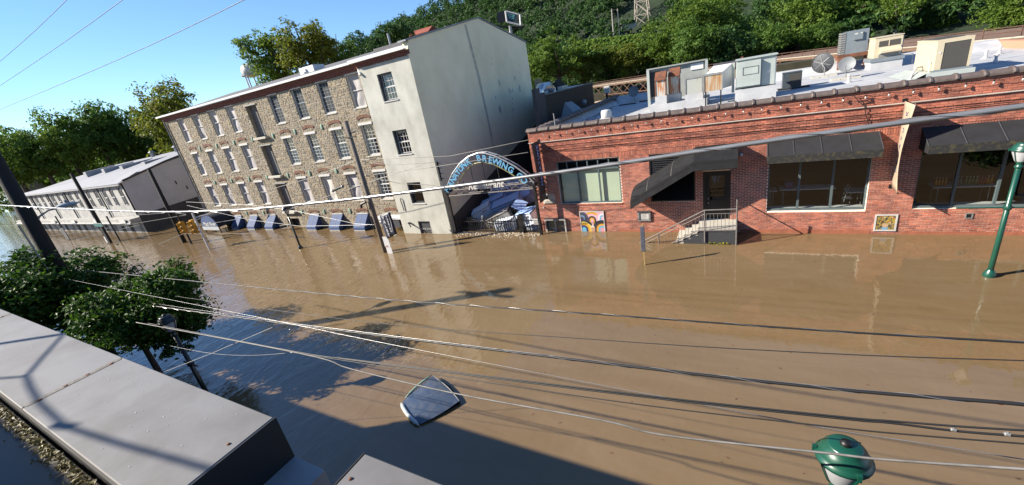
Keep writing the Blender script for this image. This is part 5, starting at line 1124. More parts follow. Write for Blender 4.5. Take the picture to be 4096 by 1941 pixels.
def debris():
    wh=mat('skylit_dirty_white',(1.0,1.08,1.2,1),.4,var=.1,scale=3); bl=mat('skylit_blue_appliance',(.48,.68,1.05,1),.35,metal=.1,var=.1,scale=3); br=mat('brown_grey_cabinet',(.34,.31,.28,1),.6,var=.15,scale=3); dk=mat('black_appliance',(.02,.02,.024,1),.45)  # wh and bl: blue sky light is put into the white appliances' colour
    items=[ # px,py,Y, size, euler deg, material, label, kind
     (1980,815,21.2,(1.7,.75,.7),(12,-18,14),bl,'long sky-tinted white cooler lying in the back left of the pile'),
     (2010,770,22.0,(1.6,.8,.7),(20,-14,8),bl,'sky-tinted white fridge lying on top at the back of the pile'),
     (2070,745,22.3,(1.5,.8,.75),(24,-20,-6),bl,'sky-tinted white chest freezer topmost in the pile'),
     (2095,795,21.6,(1.5,.8,.6),(26,-22,4),bl,'sky-tinted white fridge door side on the right of the pile'),
     (1935,850,20.4,(1.3,.8,.7),(10,-22,20),wh,'white chest tipped at the left edge of the pile'),
     (2030,815,20.6,(1.9,.85,.5),(14,-16,16),bl,'long pale counter slab slung across the middle of the pile'),
     (2080,850,20.2,(.75,.75,1.4),(28,24,0),dk,'open black cabinet leaning in the middle of the pile'),
     (1995,880,19.6,(2.0,.9,.75),(6,-20,12),br,'big brown grey cooler lying in front of the pile'),
     (2025,905,19.0,(1.1,.7,.75),(2,-8,6),wh,'white ribbed cooler against the fence'),
     (2115,865,19.5,(1.2,.8,.7),(14,-10,-14),wh,'white fridge lying near the gate post'),
     (2140,905,19.2,(.9,.6,.4),(5,-12,8),wh,'small white crate beside the enter sign'),
     (1880,905,19.6,(.9,.5,.9),(0,8,10),dk,'dark overturned cabinet at the left end of the fence'),
    ]
    for k,(px,py,Y,sz,eu,mm,lab) in enumerate(items):
        p=on(px,py,y=Y); T=thing('stranded_appliance',lab,'appliance',tuple(p),group='appliances piled in the alley')
        Mx=Matrix.Translation(p) @ Euler([R(a) for a in eu]).to_matrix().to_4x4()
        b=part('cabinet',mm,T,lambda m:m.obox(Mx,*sz),bevel=.03,seg=2)
        part('lid',mm if k%3 else bl,T,lambda m:m.obox(Mx @ Matrix.Translation((0,0,sz[2]/2+.03)),sz[0]*.98,sz[1]*.98,.05),bevel=.012)
        part('seam',M_BLACKM,T,lambda m:m.obox(Mx @ Matrix.Translation((0,0,sz[2]/2+.002)),sz[0]*1.003,sz[1]*1.003,.014))
        part('handle',M_STEEL,T,lambda m:m.obox(Mx @ Matrix.Translation((sz[0]*.2,-sz[1]/2-.02,sz[2]*.3)),.3,.04,.03))
        if k in (8,): 
            for i in range(7): part('rib',M_WHITE,T,lambda m:m.obox(Mx @ Matrix.Translation((-sz[0]/2+.12+i*.15,-sz[1]/2-.012,-.05)),.05,.03,sz[2]*.75))
        if k==7: part('label_sheet',M_WHITE,T,lambda m:m.obox(Mx @ Matrix.Translation((.5,0,sz[2]/2+.062)),.42,.3,.006))
        if k==6: part('opening',M_DARKIN,T,lambda m:m.obox(Mx @ Matrix.Translation((0,-sz[1]/2-.004,0)),.55,.01,1.1))
    rr=random.Random(5); 
    # churned foam and scraps at the fence
    m=MB()
    for i in range(420):
        x=rr.uniform(-14.7,-9.2); y=18.2-abs(rr.gauss(0,.28))+ .15; s=rr.uniform(.015,.06); h=rr.uniform(.01,.07)
        a=rr.uniform(0,6.28); c,s_=math.cos(a),math.sin(a)
        pts=[(x+c*s*1.6,y+s_*s*1.6,0.0),(x-s_*s,y+c*s,0.0),(x-c*s*1.6,y-s_*s*1.6,0.0),(x+s_*s,y-c*s,0.0),(x,y,h)]
        m.add(pts,[(0,1,4),(1,2,4),(2,3,4),(3,0,4)])
    tag(m.build('foam',mat('muddy_foam',(.50,.40,.28,1),.6,var=.2,scale=20)),'churned muddy foam and scraps along the fence','foam',kind='stuff')
    T=thing('white_fence_rail','broken white rail leaning inside the fence','rail',(-13.3,18.9,.3)); part('rail',M_WHITE,T,lambda m:(m.cyl((-14.0,18.9,.62),(-12.6,18.9,.42),.03,n=6),m.cyl((-13.5,18.95,.0),(-13.2,18.95,.85),.03,n=6)))
debris()
# ------------------------------------------------------------------ the near building under the camera
def near_building():
    T=thing('near_building','near rooftop with grey metal capped parapet and leaf filled gutter','building',(-6,0,0))
    Y0,Y1,Z=.25,.84,6.0
    blocks=[(-16.0,-2.29),(-1.55,16.0)]
    part('front_wall',mat('grey_painted_wall',(.36,.34,.345,1),.8,var=.08,scale=2),T,lambda m:(m.box(-16,-2.0,.3,.76,-1,5.45),m.box(-1.55,16,.3,.76,-1,5.45),m.box(-40,-16.01,.3,.76,-1,4.9)))
    part('gap_sill',mat('pale_sill',(.36,.345,.35,1),.6,var=.06,scale=3),T,lambda m:(m.box(-2.278,-2.0,.26,.84,5.452,5.70)))
    for k,(a,b) in enumerate(blocks):
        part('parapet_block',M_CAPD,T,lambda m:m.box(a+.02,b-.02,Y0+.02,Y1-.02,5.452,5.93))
        part('end_shade_plate',mat('black_end_shade',(.012,.013,.017,1),.6),T,lambda m:(m.box(b,b+.008,Y0-.004,Y1+.004,5.46,Z-.002) if k==0 else m.box(a-.008,a,Y0-.004,Y1+.004,5.46,Z-.002)))  # black sheet over the parapet end, its shade put into colour
        xs=[a,-11.3,-7.8,-4.42,b] if k==0 else [a,1.9,5.4,8.9,12.4,b]
        for x0,x1 in zip(xs[:-1],xs[1:]):
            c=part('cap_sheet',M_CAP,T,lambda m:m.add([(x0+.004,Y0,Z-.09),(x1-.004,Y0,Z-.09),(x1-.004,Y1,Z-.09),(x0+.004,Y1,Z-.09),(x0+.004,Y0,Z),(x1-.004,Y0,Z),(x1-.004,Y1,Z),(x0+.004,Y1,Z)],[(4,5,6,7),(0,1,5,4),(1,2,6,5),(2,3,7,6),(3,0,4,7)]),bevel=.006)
            part('sealant',mat('dirty_sealant',(.13,.115,.10,1),.9,scale=30,col2=(.30,.28,.25,1)),T,lambda m:m.add([(x1-.03,Y0+.01,Z+.003),(x1+.02,Y0+.02,Z+.003),(x1+.03,Y1-.02,Z+.003),(x1-.02,Y1-.01,Z+.003)],[(0,1,2,3)])) if x1<b-.1 else None
            for t in (.15,.4,.62,.86):
                if x1<b-.1: part('rivet',M_RUSTD,T,lambda m:m.lathe([(.0,.006),(.012,.004),(.016,0)],(x1+.005+.012*math.sin(t*9),Y0+(Y1-Y0)*t,Z+.003),7))
    # bird droppings and scuffs: flat marks on the metal
    rr=random.Random(21); mk=mat('chalky_mark',(.62,.62,.62,1),.9,var=.1)
    for i in range(38):
        x=rr.uniform(-4.2,-2.4) if rr.random()<.7 else rr.uniform(-8,-4.5); y=rr.uniform(Y0+.06,Y1-.05); s=rr.uniform(.002,.006)
        part('chalk_mark',mk,T,lambda m:m.ext([(x+s*rr.uniform(.6,1.6)*math.cos(6.283*j/6),y+s*rr.uniform(.5,1)*math.sin(6.283*j/6),Z+.0015) for j in range(6)],(0,0,.001)))
    for (x,y) in ((-2.36,.62),(-1.5,.71)): part('rust_bolt',M_RUSTD,T,lambda m:m.lathe([(.0,.008),(.007,.006),(.01,0)],(x,y,Z+.001),7))
    part('roof_deck',mat('wet_black_roofing',(.018,.019,.022,1),.55,scale=1.3,col2=(.035,.036,.04,1)),T,lambda m:m.box(-40,16,-9,.245,5.55,5.72))
    part('puddle',mat('roof_puddle',(.01,.012,.016,1),.02,var=.05,spec=.8),T,lambda m:m.ext([(-3.55,-.02,5.724),(-3.3,.03,5.724),(-3.05,.0,5.724),(-2.95,-.12,5.724),(-3.1,-.3,5.724),(-3.5,-.3,5.724)],(0,0,.003)))
    part('added_shade_wall',M_CAPD,T,lambda m:m.box(-26,-1.2,-2.2,-1.6,5.72,7.96))  # unseen wall, added behind the camera to shade the roof deck
    # gutter litter
    m=MB(); rl=random.Random(2)
    for i in range(4200):
        x=rl.uniform(-9,-1.8); y=.235-abs(rl.gauss(0,.035)); z=5.725+rl.random()*.05*max(0,(y-.05)/.2)
        s=rl.uniform(.008,.022); a=rl.uniform(0,6.28); q=Matrix.Translation((x,y,z)) @ Euler((rl.uniform(-.8,.8),rl.uniform(-.8,.8),a)).to_matrix().to_4x4()
        m.add([q@Vector(p) for p in ((-s,0,0),(0,-s*.5,.002),(s,0,0),(0,s*.5,.002))],[(0,1,2,3)])
    o=m.build('leaf_litter',leaf_mat('dead_leaf',[(.06,.045,.02),(.13,.10,.04),(.20,.18,.07),(.08,.13,.025)],.2),T); o['kind']='stuff'
    # cables above the roof, behind the camera, whose shade lies across the cap
    C=thing('service_cables','dark service cables strung over the near roof','cable',(-8,-1.5,8.4))
    def up(px,py,h=2.4): return on(px,py,z=Z)-sdir*(h/math.sin(SUN_EL))
    A=[(-60,1516),(0,1514),(105,1506),(122,1550),(162,1615),(260,1705),(487,1778),(690,1834),(844,1879),(1010,1941)]
    part('cable',M_WIRE,C,lambda m:m.tube([up(*p) for p in A],.016,6))
    part('cable',M_WIRE,C,lambda m:m.tube([up(105,1506),up(170,1430),up(252,1340)],.014,6))
    part('bracket',M_WIRE,C,lambda m:(m.tube([up(-40,1382),up(60,1366),up(250,1337)],.03,6),m.cyl(up(225,1700),up(285,1708),.03,n=6)))
near_building()

# ------------------------------------------------------------------ street lamps
def street_lamp(x,y,top,mp,label,arm=None,armlen=.5,base=True,armdir=(1,0,0)):
    T=thing('street_lamp',label,'street lamp',(x,y,0),group='acorn street lamps')
    zb=top-.54
    part('post',mp,T,lambda m:(m.cyl((x,y,-1.2),(x,y,zb-.12),.068,.055,n=14),m.lathe([(.055,0),(.085,.03),(.085,.07),(.06,.1),(.06,.14),(.10,.2),(.075,.24)],(x,y,zb-.2),16)),smooth=True)
    if base: part('base_ring',mp,T,lambda m:m.lathe([(.07,.22),(.10,.17),(.135,.10),(.14,.03),(.12,-.1),(.12,-.5)],(x,y,.0),18),smooth=True)
    if arm:
        a=Vector(armdir); part('cross_arm',mp,T,lambda m:(m.cyl(Vector((x,y,arm))-a*armlen,Vector((x,y,arm))+a*armlen,.022,n=8),m.lathe([(.07,.06),(.09,.03),(.09,-.03),(.07,-.06)],(x,y,arm),14)))
    part('lens',M_LENS,T,lambda m:m.lathe([(.10,0),(.125,.05),(.185,.22),(.205,.30)],(x,y,zb),20),smooth=True)
    for k in range(4):
        t=k*math.pi/2+.5; c,s=math.cos(t),math.sin(t)
        part('rib',mp,T,lambda m:m.tube([(x+c*.105,y+s*.105,zb),(x+c*.135,y+s*.135,zb+.05),(x+c*.195,y+s*.195,zb+.22),(x+c*.225,y+s*.225,zb+.31)],.011,6))
    h=part('hood',mp,T,lambda m:m.lathe([(.205,.29),(.235,.29),(.24,.32),(.215,.335),(.205,.37),(.18,.425),(.145,.455),(.145,.47),(.13,.482),(.0,.49)],(x,y,zb),24),smooth=True)
    part('finial',M_BLACK,h,lambda m:m.lathe([(.045,0),(.05,.015),(.04,.04),(.0,.05)],(x,y,zb+.485),12),smooth=True)
    for k in range(3):
        t=k*2.09+.9; part('latch',mp,h,lambda m:m.box(x+.235*math.cos(t)-.018,x+.235*math.cos(t)+.018,y+.235*math.sin(t)-.018,y+.235*math.sin(t)+.018,zb+.28,zb+.36))
street_lamp(6.47,15.49,3.95,M_GREEN,'glossy green street lamp standing in water at the right edge',2.12,1.0)
street_lamp(.97,3.88,3.78,M_GREEN,'big green street lamp head seen from above at bottom right',None)
street_lamp(-14.2,3.88,3.28,M_DKPOST,'dark street lamp in shade beside the near trees',1.55,.42)
street_lamp(-25.6,15.12,3.02,M_DKPOST,'dark street lamp standing in water before the stone mill',.85,.8)

# ------------------------------------------------------------------ poles, signs, signals
def pole(name,label,x,y,h,r,m_,lean=(0,0)):
    T=thing(name,label,'utility pole',(x,y,0))
    part('shaft',m_,T,lambda m:m.cyl((x,y,-1.5),(x+lean[0],y+lean[1],h),r*1.12,r*.85,n=14),smooth=True); return T
V=pole('utility_pole','grey utility pole with valet banner before the stucco wall',-17.78,15.2,7.4,.135,M_POLE)
part('bracket',M_BLACKM,V,lambda m:(m.box(-18.3,-17.2,15.05,15.12,6.55,6.6),m.cyl((-17.7,15.2,6.75),(-17.35,15.2,6.8),.04,n=6)))
part('junction_box',M_BLACKM,V,lambda m:(m.tube([(-17.9,15.0,3.1),(-18.2,14.9,3.0),(-18.25,14.9,2.8)],.07,7),m.tube([(-17.95,15.05,3.0),(-17.98,15.05,2.0),(-17.96,15.05,1.0)],.02,5)))
P2=pole('utility_pole','dark wooden utility pole by the traffic signals',-42.0,15.2,6.5,.15,M_DPOLE)
P1=pole('utility_pole','dark wooden utility pole before the white mill',-55.7,14.3,7.2,.16,M_DPOLE)
part('sign_board',M_WHITE,P1,lambda m:m.box(-55.85,-55.55,14.08,14.12,.1,.75))
PB=pole('utility_pole','thick dark utility pole leaning at the left edge',-22.9,3.97,10.0,.24,M_DPOLE,(-.15,.35))
part('crossarm',M_DPOLE,PB,lambda m:m.box(-24.3,-21.7,4.2,4.32,9.35,9.47))
part('band',M_STEEL,PB,lambda m:(m.cyl((-22.9,4.0,3.5),(-22.9,4.0,3.56),.30,n=14),m.cyl((-22.9,4.0,3.25),(-22.9,4.0,3.31),.30,n=14)))
part('conduit',M_STEEL,PB,lambda m:m.tube([(-22.6,3.8,6.0),(-22.55,3.8,4.0),(-22.5,3.8,1.0)],.03,6))
def cobra():
    T=thing('cobra_street_light','pale blue grey cobra head street light on a curved arm','street light',(-22.9,4.2,5.8))
    h0=on(235,832,z=6.25); h1=on(318,812,z=6.27); b=on(112,885,z=5.85)
    b=Vector((-22.95,4.2,5.75)); 
    part('arm',M_STEEL,T,lambda m:m.tube([b,b.lerp(h0,.3)+Vector((0,0,.2)),b.lerp(h0,.65)+Vector((0,0,.17)),h0],.035,8))
    d=(h1-h0); u=Vector((0,0,1)); s=d.cross(u).normalized()
    n=9; m=MB(); vs=[];fs=[]
    for i in range(n+1):
        t=i/n; wd=.05+.13*math.sin(math.pi*min(1,.18+t*.82)**.8) if i<n else .02; c=h0+d*t
        for k in range(8):
            a=2*math.pi*k/8; vs.append(c+s*wd*math.cos(a)+u*(wd*.55*math.sin(a)+.03))
    for i in range(n):
        for k in range(8): fs.append((i*8+k,i*8+(k+1)%8,(i+1)*8+(k+1)%8,(i+1)*8+k))
    m.add(vs,fs); m.build('head',mat('pale_blue_grey_metal',(.36,.42,.46,1),.45,var=.06),T,smooth=True)
    part('photocell',M_GSHEET,T,lambda m:m.cyl(h0.lerp(h1,.45)+u*.12,h0.lerp(h1,.45)+u*.22,.045,n=8))
    part('lens',M_LENS,T,lambda m:m.lathe([(.0,-.07),(.06,-.06),(.09,0)],h0.lerp(h1,.7)-u*.03,10))
cobra()
def zt(x,y,py):
    for i in range(2000):
        z=i*.01; d=CM.transposed() @ (Vector((x,y,z))-Vector((0,0,CAMZ)))
        if 970.5-FPX*d.y/-d.z<=py: return z
    return 3
def signals():
    for (bx,by,tpy,hx,hy,lab,m_) in ((-40.35,15.0,858,736,911,'yellow traffic signal on the dark post, left of two',M_DPOLE),(-35.75,14.2,853,779,906,'yellow traffic signal on the white post, right of two',M_GUT)):
        top=zt(bx,by,tpy); hp=on(hx,hy,y=by); 
        T=thing('traffic_signal',lab,'traffic light',(bx,by,0),group='traffic signals at the crossing')
        part('post',m_,T,lambda m:m.cyl((bx,by,-1),(bx,by,top),.07,n=10))
        part('bracket',m_,T,lambda m:(m.cyl((bx,by,hp.z+.35),(hp.x,by,hp.z+.35),.03,n=6),m.cyl((bx,by,hp.z-.3),(hp.x,by,hp.z-.3),.03,n=6)))
        b=part('housing',M_YEL,T,lambda m:m.box(hp.x-.19,hp.x+.19,by-.17,by+.13,hp.z-.55,hp.z+.55),bevel=.04,seg=2)
        for k in range(3):
            part('visor',M_YEL,b,lambda m:m.lathe([(.13,0),(.14,.22),(.125,.22),(.12,0)],(hp.x+.0,by-.17,hp.z+.35-.35*k),12,axis=(-.3,-1,-.1)))
            part('lens',M_DARKIN,b,lambda m:m.cyl((hp.x,by-.175,hp.z+.35-.35*k),(hp.x,by-.17,hp.z+.35-.35*k),.12,n=12))
    T=thing('mast_arm_bracket','white arm bracket beside the round navy canopy','bracket',(-36,14.2,2))
    z=zt(-35.75,14.2,872); part('arm',M_GUT,T,lambda m:(m.cyl((-35.75,14.2,z),(-35.0,14.9,z+.05),.04,n=7),m.cyl((-35.75,14.2,z-.2),(-35.0,14.9,z+.03),.025,n=6)))
    T=thing('street_name_sign','small green street name sign above the flooded crossing','sign',(-54,14,1.5))
    c=on(393,900,y=14.0); part('blade',mat('sign_green',(.02,.12,.09,1),.4),T,lambda m:m.box(c.x-1.05,c.x+1.05,13.98,14.02,c.z-.18,c.z+.18)); part('edge',M_WHITE,T,lambda m:m.box(c.x-1.05,c.x+1.05,13.974,13.979,c.z+.14,c.z+.17)); part('post',M_STEEL,T,lambda m:m.cyl((c.x+.2,14.03,-1),(c.x+.2,14.03,c.z),.05,n=7))
    for px,py,h,lab in ((278,960,'','grey sign board standing in water before the white mill'),(480,963,'','thin dark sign post standing in water before the white mill')):
        b=on(px,py,z=0); T=thing('sign_post',lab,'sign post',tuple(b)); tp=zt(b.x,b.y,py-95)
        part('post',M_BLACKM,T,lambda m:m.cyl((b.x,b.y,-1),(b.x,b.y,tp),.07,n=7)); 
        if px<300: part('panel',M_DGREY,T,lambda m:m.box(b.x-.55,b.x+.55,b.y-.1,b.y-.05,.1,1.5))
        else: part('cap',M_BLACKM,T,lambda m:m.lathe([(.1,0),(.1,.05),(.0,.08)],(b.x,b.y,tp),7))
    # valet banner and parking sign
    T=thing('valet_banner','navy VALET PARKING banner hung from the grey utility pole','banner',(-17.2,15.1,.4))
    def q(zx,zy,y=15.0): return on(1100+zx*.2867,700+zy*.2867,y=y)
    nav=mat('dark_navy_vinyl',(.012,.016,.045,1),.5,var=.12,bump=.1,bscale=4)
    a,b,c,d=q(1458,568),q(1600,518),q(1700,832),q(1570,890)
    m=MB(); n=8; vs=[];fs=[]
    for i in range(n+1):
        t=i/n; l=a.lerp(d,t); r_=b.lerp(c,t)
        for k in range(5): u=k/4; p=l.lerp(r_,u); vs.append((p.x,p.y-.03*math.sin(u*3.14+t*2),p.z))
    for i in range(n):
        for k in range(4): fs.append((i*5+k,i*5+k+1,(i+1)*5+k+1,(i+1)*5+k))
    m.add(vs,fs); o=m.build('cloth',nav,T,smooth=True); sm=o.modifiers.new('thickness','SOLIDIFY'); sm.thickness=.006
    lw=mat('white_print',(.68,.68,.7,1),.6,var=.04)
    X=(b-a).normalized(); Yv=(a-d).normalized()
    for i,ch in enumerate('VALET'): 
        p=a.lerp(d,.13+i*.19).lerp(b.lerp(c,.13+i*.19),.30); text_mesh(ch,.26,frame((p.x,p.y-.045,p.z),X,Yv),lw,'letter',T,ext=.002,off=.008)
    for i,ch in enumerate('PARKING'):
        t=.14+i*.105; p=a.lerp(d,t).lerp(b.lerp(c,t),.64); text_mesh(ch,.15,frame((p.x,p.y-.045,p.z),X,Yv),lw,'letter',T,ext=.002,off=.005)
    part('swash',lw,T,lambda m:m.tube([(lambda p:(p.x,p.y-.045,p.z))(a.lerp(d,t).lerp(b.lerp(c,t),.84+.05*math.sin(t*5))) for t in (.1,.25,.4,.55,.7,.85)],[.008,.012,.016,.02,.016,.008],5))
    part('hanger',M_STEEL,T,lambda m:(m.cyl((a.x-.15,15.1,a.z-.03),(b.x,15.0,b.z+.01),.015,n=6),m.cyl((d.x-.1,15.1,d.z-.03),(c.x,15.0,c.z+.01),.015,n=6)))
    T=thing('parking_sign','white parking notice sheets taped to the foot of the pole','sign',(-17.7,15,0))
    a,b=q(1495,862,15.03),q(1570,860,15.03); w_=b.x-a.x
    part('sheet',lw,T,lambda m:m.box(a.x,b.x,15.02,15.035,a.z-.62,a.z)); part('lower_sheet',lw,T,lambda m:m.box(a.x+.05,b.x+.03,15.015,15.03,a.z-1.05,a.z-.64))
    part('print',mat('red_print',(.45,.06,.06,1),.7),T,lambda m:[m.box(a.x+.08+.07*(i%3),a.x+.12+.07*(i%3),15.012,15.018,a.z-.62+.05*(i//3),a.z-.59+.05*(i//3)) for i in range(6)])
    # wooden sign post with dark taped plate in front of the steps
    T=thing('wrapped_sign_post','slim wooden post with dark blue wrapped sign plate in the water','sign post',(-3.24,15.14,0))
    part('post',mat('yellow_wood',(.42,.30,.12,1),.8,var=.2,scale=8),T,lambda m:m.box(-3.265,-3.215,15.12,15.17,-1,1.76))
    part('plate',mat('slate_blue_tape',(.09,.10,.14,1),.6,var=.3,scale=9,bump=.3,bscale=14),T,lambda m:(m.box(-3.325,-3.165,15.08,15.118,1.12,1.66),m.box(-3.33,-3.17,15.085,15.118,.62,1.115)),bevel=.01)
signals()

# ------------------------------------------------------------------ drowned car
def car():
    T=thing('drowned_car','roof of a blue grey car just showing above the brown water','car',(-7.2,6.1,0))
    c00=on(1612,1610,z=.06); c10=on(1684,1700,z=.02); c11=on(1838,1608,z=.07); c01=on(1733,1508,z=.12)
    def bil(u,v): return c00.lerp(c10,u).lerp(c01.lerp(c11,u),v)
    def surf(nu=14,nv=14):
        vs=[];fs=[]
        for i in range(nu+1):
            for j in range(nv+1):
                u=i/nu; v=j/nv; p=bil(u,v); out=(c10-c00).normalized()*.05*math.sin(math.pi*v)*(2*u-1)+(c01-c00).normalized()*.05*math.sin(math.pi*u)*(2*v-1)
                vs.append((p.x+out.x,p.y+out.y,p.z+.07*math.sin(math.pi*u)**.7*math.sin(math.pi*v)**.7+.03))
        for i in range(nu):
            for j in range(nv): fs.append((i*(nv+1)+j,i*(nv+1)+j+1,(i+1)*(nv+1)+j+1,(i+1)*(nv+1)+j))
        return vs,fs
    roofm=mat('dusty_blue_glass_roof',(.055,.085,.15,1),.12,scale=6,col2=(.11,.13,.17,1),spec=.6)
    m=MB(); m.add(*surf()); o=m.build('roof_panel',roofm,T,smooth=True)
    part('skirt',M_BLACKM,T,lambda m:m.ext([bil(0,0)+Vector((0,0,-.6)),bil(1,0)+Vector((0,0,-.6)),bil(1,1)+Vector((0,0,-.6)),bil(0,1)+Vector((0,0,-.6))],(0,0,.55)))
    wp=mat('white_car_paint',(.60,.66,.66,1),.2,var=.05,spec=.6)
    def rail(pts,w0): 
        def f(m): m.tube(pts,[w0*.3]+[w0]*(len(pts)-2)+[w0*.3],8)
        return f
    part('side_rail',wp,T,rail([bil(t,-.05-.05*math.sin(math.pi*t))+Vector((0,0,.03+.02*math.sin(math.pi*t))) for t in [i/8 for i in range(9)]],.055),smooth=True)
    part('rear_rail',mat('pale_green_paint',(.36,.52,.42,1),.25,var=.05),T,rail([bil(-.04-.03*math.sin(math.pi*t),.1+.9*t)+Vector((0,0,.03+.02*math.sin(math.pi*t))) for t in [i/6 for i in range(7)]],.03),smooth=True)
    part('far_glass',M_DARKIN,T,lambda m:m.add([bil(.0,1.0)+Vector((0,0,.028)),bil(.5,1.045)+Vector((0,0,.03)),bil(1.0,1.0)+Vector((0,0,.028)),bil(1.0,1.03)+Vector((0,0,-.05)),bil(.5,1.14)+Vector((0,0,-.03)),bil(.0,1.05)+Vector((0,0,-.05))],[(0,1,4,5),(1,2,3,4)]))
    part('trim',M_STEEL,T,rail([bil(t,1.0+.05*math.sin(math.pi*t))+Vector((0,0,.035)) for t in [i/8 for i in range(9)]],.010))
car()
# floating leaves by the steps
def float_leaves():
    for k,(px,py,n,lab) in enumerate(((2875,978,26,'bright yellow green leaves floating beside the concrete steps'),(2845,976,7,'small tuft of yellow leaves floating left of the leaf clump'))):
        c=on(px,py,z=0); m=MB(); rr=random.Random(k)
        for i in range(n*2):
            p=Vector((c.x+rr.uniform(-.4,.4)*(1 if n>10 else .15),c.y+rr.uniform(-.08,.08),.02+rr.random()*.08)); s=rr.uniform(.03,.06)
            q=Matrix.Translation(p) @ Euler((rr.uniform(-.6,.6),rr.uniform(-.6,.6),rr.uniform(0,6))).to_matrix().to_4x4()
            m.add([q@Vector(v) for v in ((-s,0,0),(0,-s*.6,0),(s,0,0),(0,s*.6,0))],[(0,1,2,3)])
        tag(m.build('floating_leaves',leaf_mat('yellow_leaf',[(.30,.34,.02),(.42,.42,.03),(.5,.46,.05)])),lab,'leaves')
    m=MB(); rr=random.Random(9)
    for i in range(150):
        x=rr.uniform(-12,5); y=rr.uniform(5.9,16); s=rr.uniform(.008,.035); a=rr.uniform(0,6.28)
        m.add([(x+s*math.cos(a+j*1.57)*(1.6 if j%2 else .7),y+s*math.sin(a+j*1.57)*(1.6 if j%2 else .7),.004) for j in range(4)],[(0,1,2,3)])
    tag(m.build('flotsam',mat('dark_flotsam',(.07,.045,.03,1),.9,scale=3,col2=(.25,.10,.06,1))),'scattered specks of leaf and twig floating on the water','debris',kind='stuff')
float_leaves()

# ------------------------------------------------------------------ overhead wires
def wire(label,pts,y,r,m_,group='overhead wires',lash=False,x0=None):
    P=[on(px,py,y=y) for px,py in pts]
    if x0 is not None:
        d=P[0]-P[1]; t=(x0-P[0].x)/d.x if abs(d.x)>1e-6 else 0
        P=[P[0]+d*t*1.0]+P
    # smooth resample
    Q=[]
    for i in range(len(P)-1):
        a=P[max(0,i-1)]; b=P[i]; c=P[i+1]; d=P[min(len(P)-1,i+2)]
        for k in range(6):
            t=k/6; Q.append(b.lerp(c,t) if i==0 and x0 is not None else .5*((2*b)+(c-a)*t+(2*a-5*b+4*c-d)*t*t+(3*b-a-3*c+d)*t**3))
    Q.append(P[-1])
    if lash:
        T=thing('overhead_cable',label,'cable',tuple(Q[len(Q)//2]),group=group)
        part('core',m_,T,lambda m:m.tube(Q,r,7),smooth=True)
        H=[]; 
        L=0
        for i in range(len(Q)-1):
            n=max(2,int((Q[i+1]-Q[i]).length/.06)); n=min(n,40)
            for k in range(n):
                p=Q[i].lerp(Q[i+1],k/n); L+=(Q[i+1]-Q[i]).length/n; a=L*6.283/.75
                H.append(p+Vector((0,math.cos(a),math.sin(a)))*r*1.12)
        part('lashing',M_WIREL,T,lambda m:m.tube(H,r*.16,4))
    else:
        m=MB(); m.tube(Q,r,6); tag(m.build('overhead_wire',m_,smooth=True),label,'wire',group)
wire('thick bright twisted cable crossing the whole view above the water',[(-60,818),(20,822),(500,845),(900,842),(1300,808),(1800,748),(2300,680),(3000,575),(3500,505),(4096,425),(4250,404)],4.0,.021,M_WIREL,lash=True)
LW=4.15
wire('lashed black cable, uppermost of the lower wires',[(470,1095),(1400,1185),(2400,1258),(3300,1323),(4096,1370),(4300,1381)],LW+.5,0.0109,M_WIRE,lash=True,x0=-22.6)
wire('thin wire second from top of the lower wires',[(580,1168),(1400,1280),(2400,1360),(3300,1414),(4096,1443),(4300,1450)],LW+.4,0.0054,M_WIRE,x0=-22.6)
wire('thick lashed cable bundle in the middle of the lower wires',[(530,1213),(1100,1290),(1400,1328),(2400,1452),(3300,1553),(4000,1610),(4300,1640)],LW,0.0173,M_WIRE,lash=True,x0=-22.6)
wire('pale wire running just above the thick bundle',[(620,1215),(1100,1284),(1400,1322),(2400,1447),(3300,1546),(4000,1604),(4300,1634)],LW+.05,0.0046,M_WIREL,x0=-22.6)
wire('pale drop wire slanting across the lower wires',[(510,1165),(1100,1283),(1400,1345),(1650,1395),(2400,1540),(2650,1587),(3300,1712),(3700,1775),(4096,1838),(4300,1868)],LW-.25,0.0044,M_WIREL,x0=-22.6)
wire('upper dark cable of the twin pair',[(550,1285),(1190,1408),(1400,1437),(2400,1561),(3300,1661),(3560,1684),(3820,1705),(4096,1722),(4300,1732)],LW-.45,0.0083,M_WIRE,x0=-22.6)
wire('lower dark cable of the twin pair',[(1190,1410),(1400,1440),(2400,1567),(3300,1668),(3560,1692),(3820,1724),(4096,1746),(4300,1760)],LW-.45,0.0096,M_WIRE)
wire('slim dark cable under the twin pair',[(1185,1412),(1400,1446),(2400,1597),(3300,1705),(3650,1740),(4000,1768),(4300,1792)],LW-.5,0.0064,M_WIRE)
wire('worn grey lowest cable passing over the sunken car',[(545,1290),(1190,1412),(1400,1475),(1800,1570),(2400,1680),(2650,1740),(3300,1812),(3530,1838),(4096,1877),(4300,1890)],LW-.7,0.0109,mat('worn_grey_cable',(.20,.19,.18,1),.6,var=.3,scale=6))
wire('slack white wire sagging in front of the dark lamp',[(640,1375),(830,1412),(1000,1422),(1180,1410)],LW-.5,0.0045,M_WIREL)
for i,(a,b) in enumerate((((0,243),(262,0)),((0,340),(483,0)),((0,432),(950,0)))):
    e=(b[0]+(b[0]-a[0])*.3,b[1]+(b[1]-a[1])*.3); s=(a[0]-(b[0]-a[0])*.15,a[1]-(b[1]-a[1])*.15)
    mid=((a[0]+b[0])/2,(a[1]+b[1])/2+(10 if i<2 else 22))
    wire('thin wire against the sky, %s of three'%('upper left','middle','lowest')[i],[s,mid,e],4.6,.006,M_WIRE)
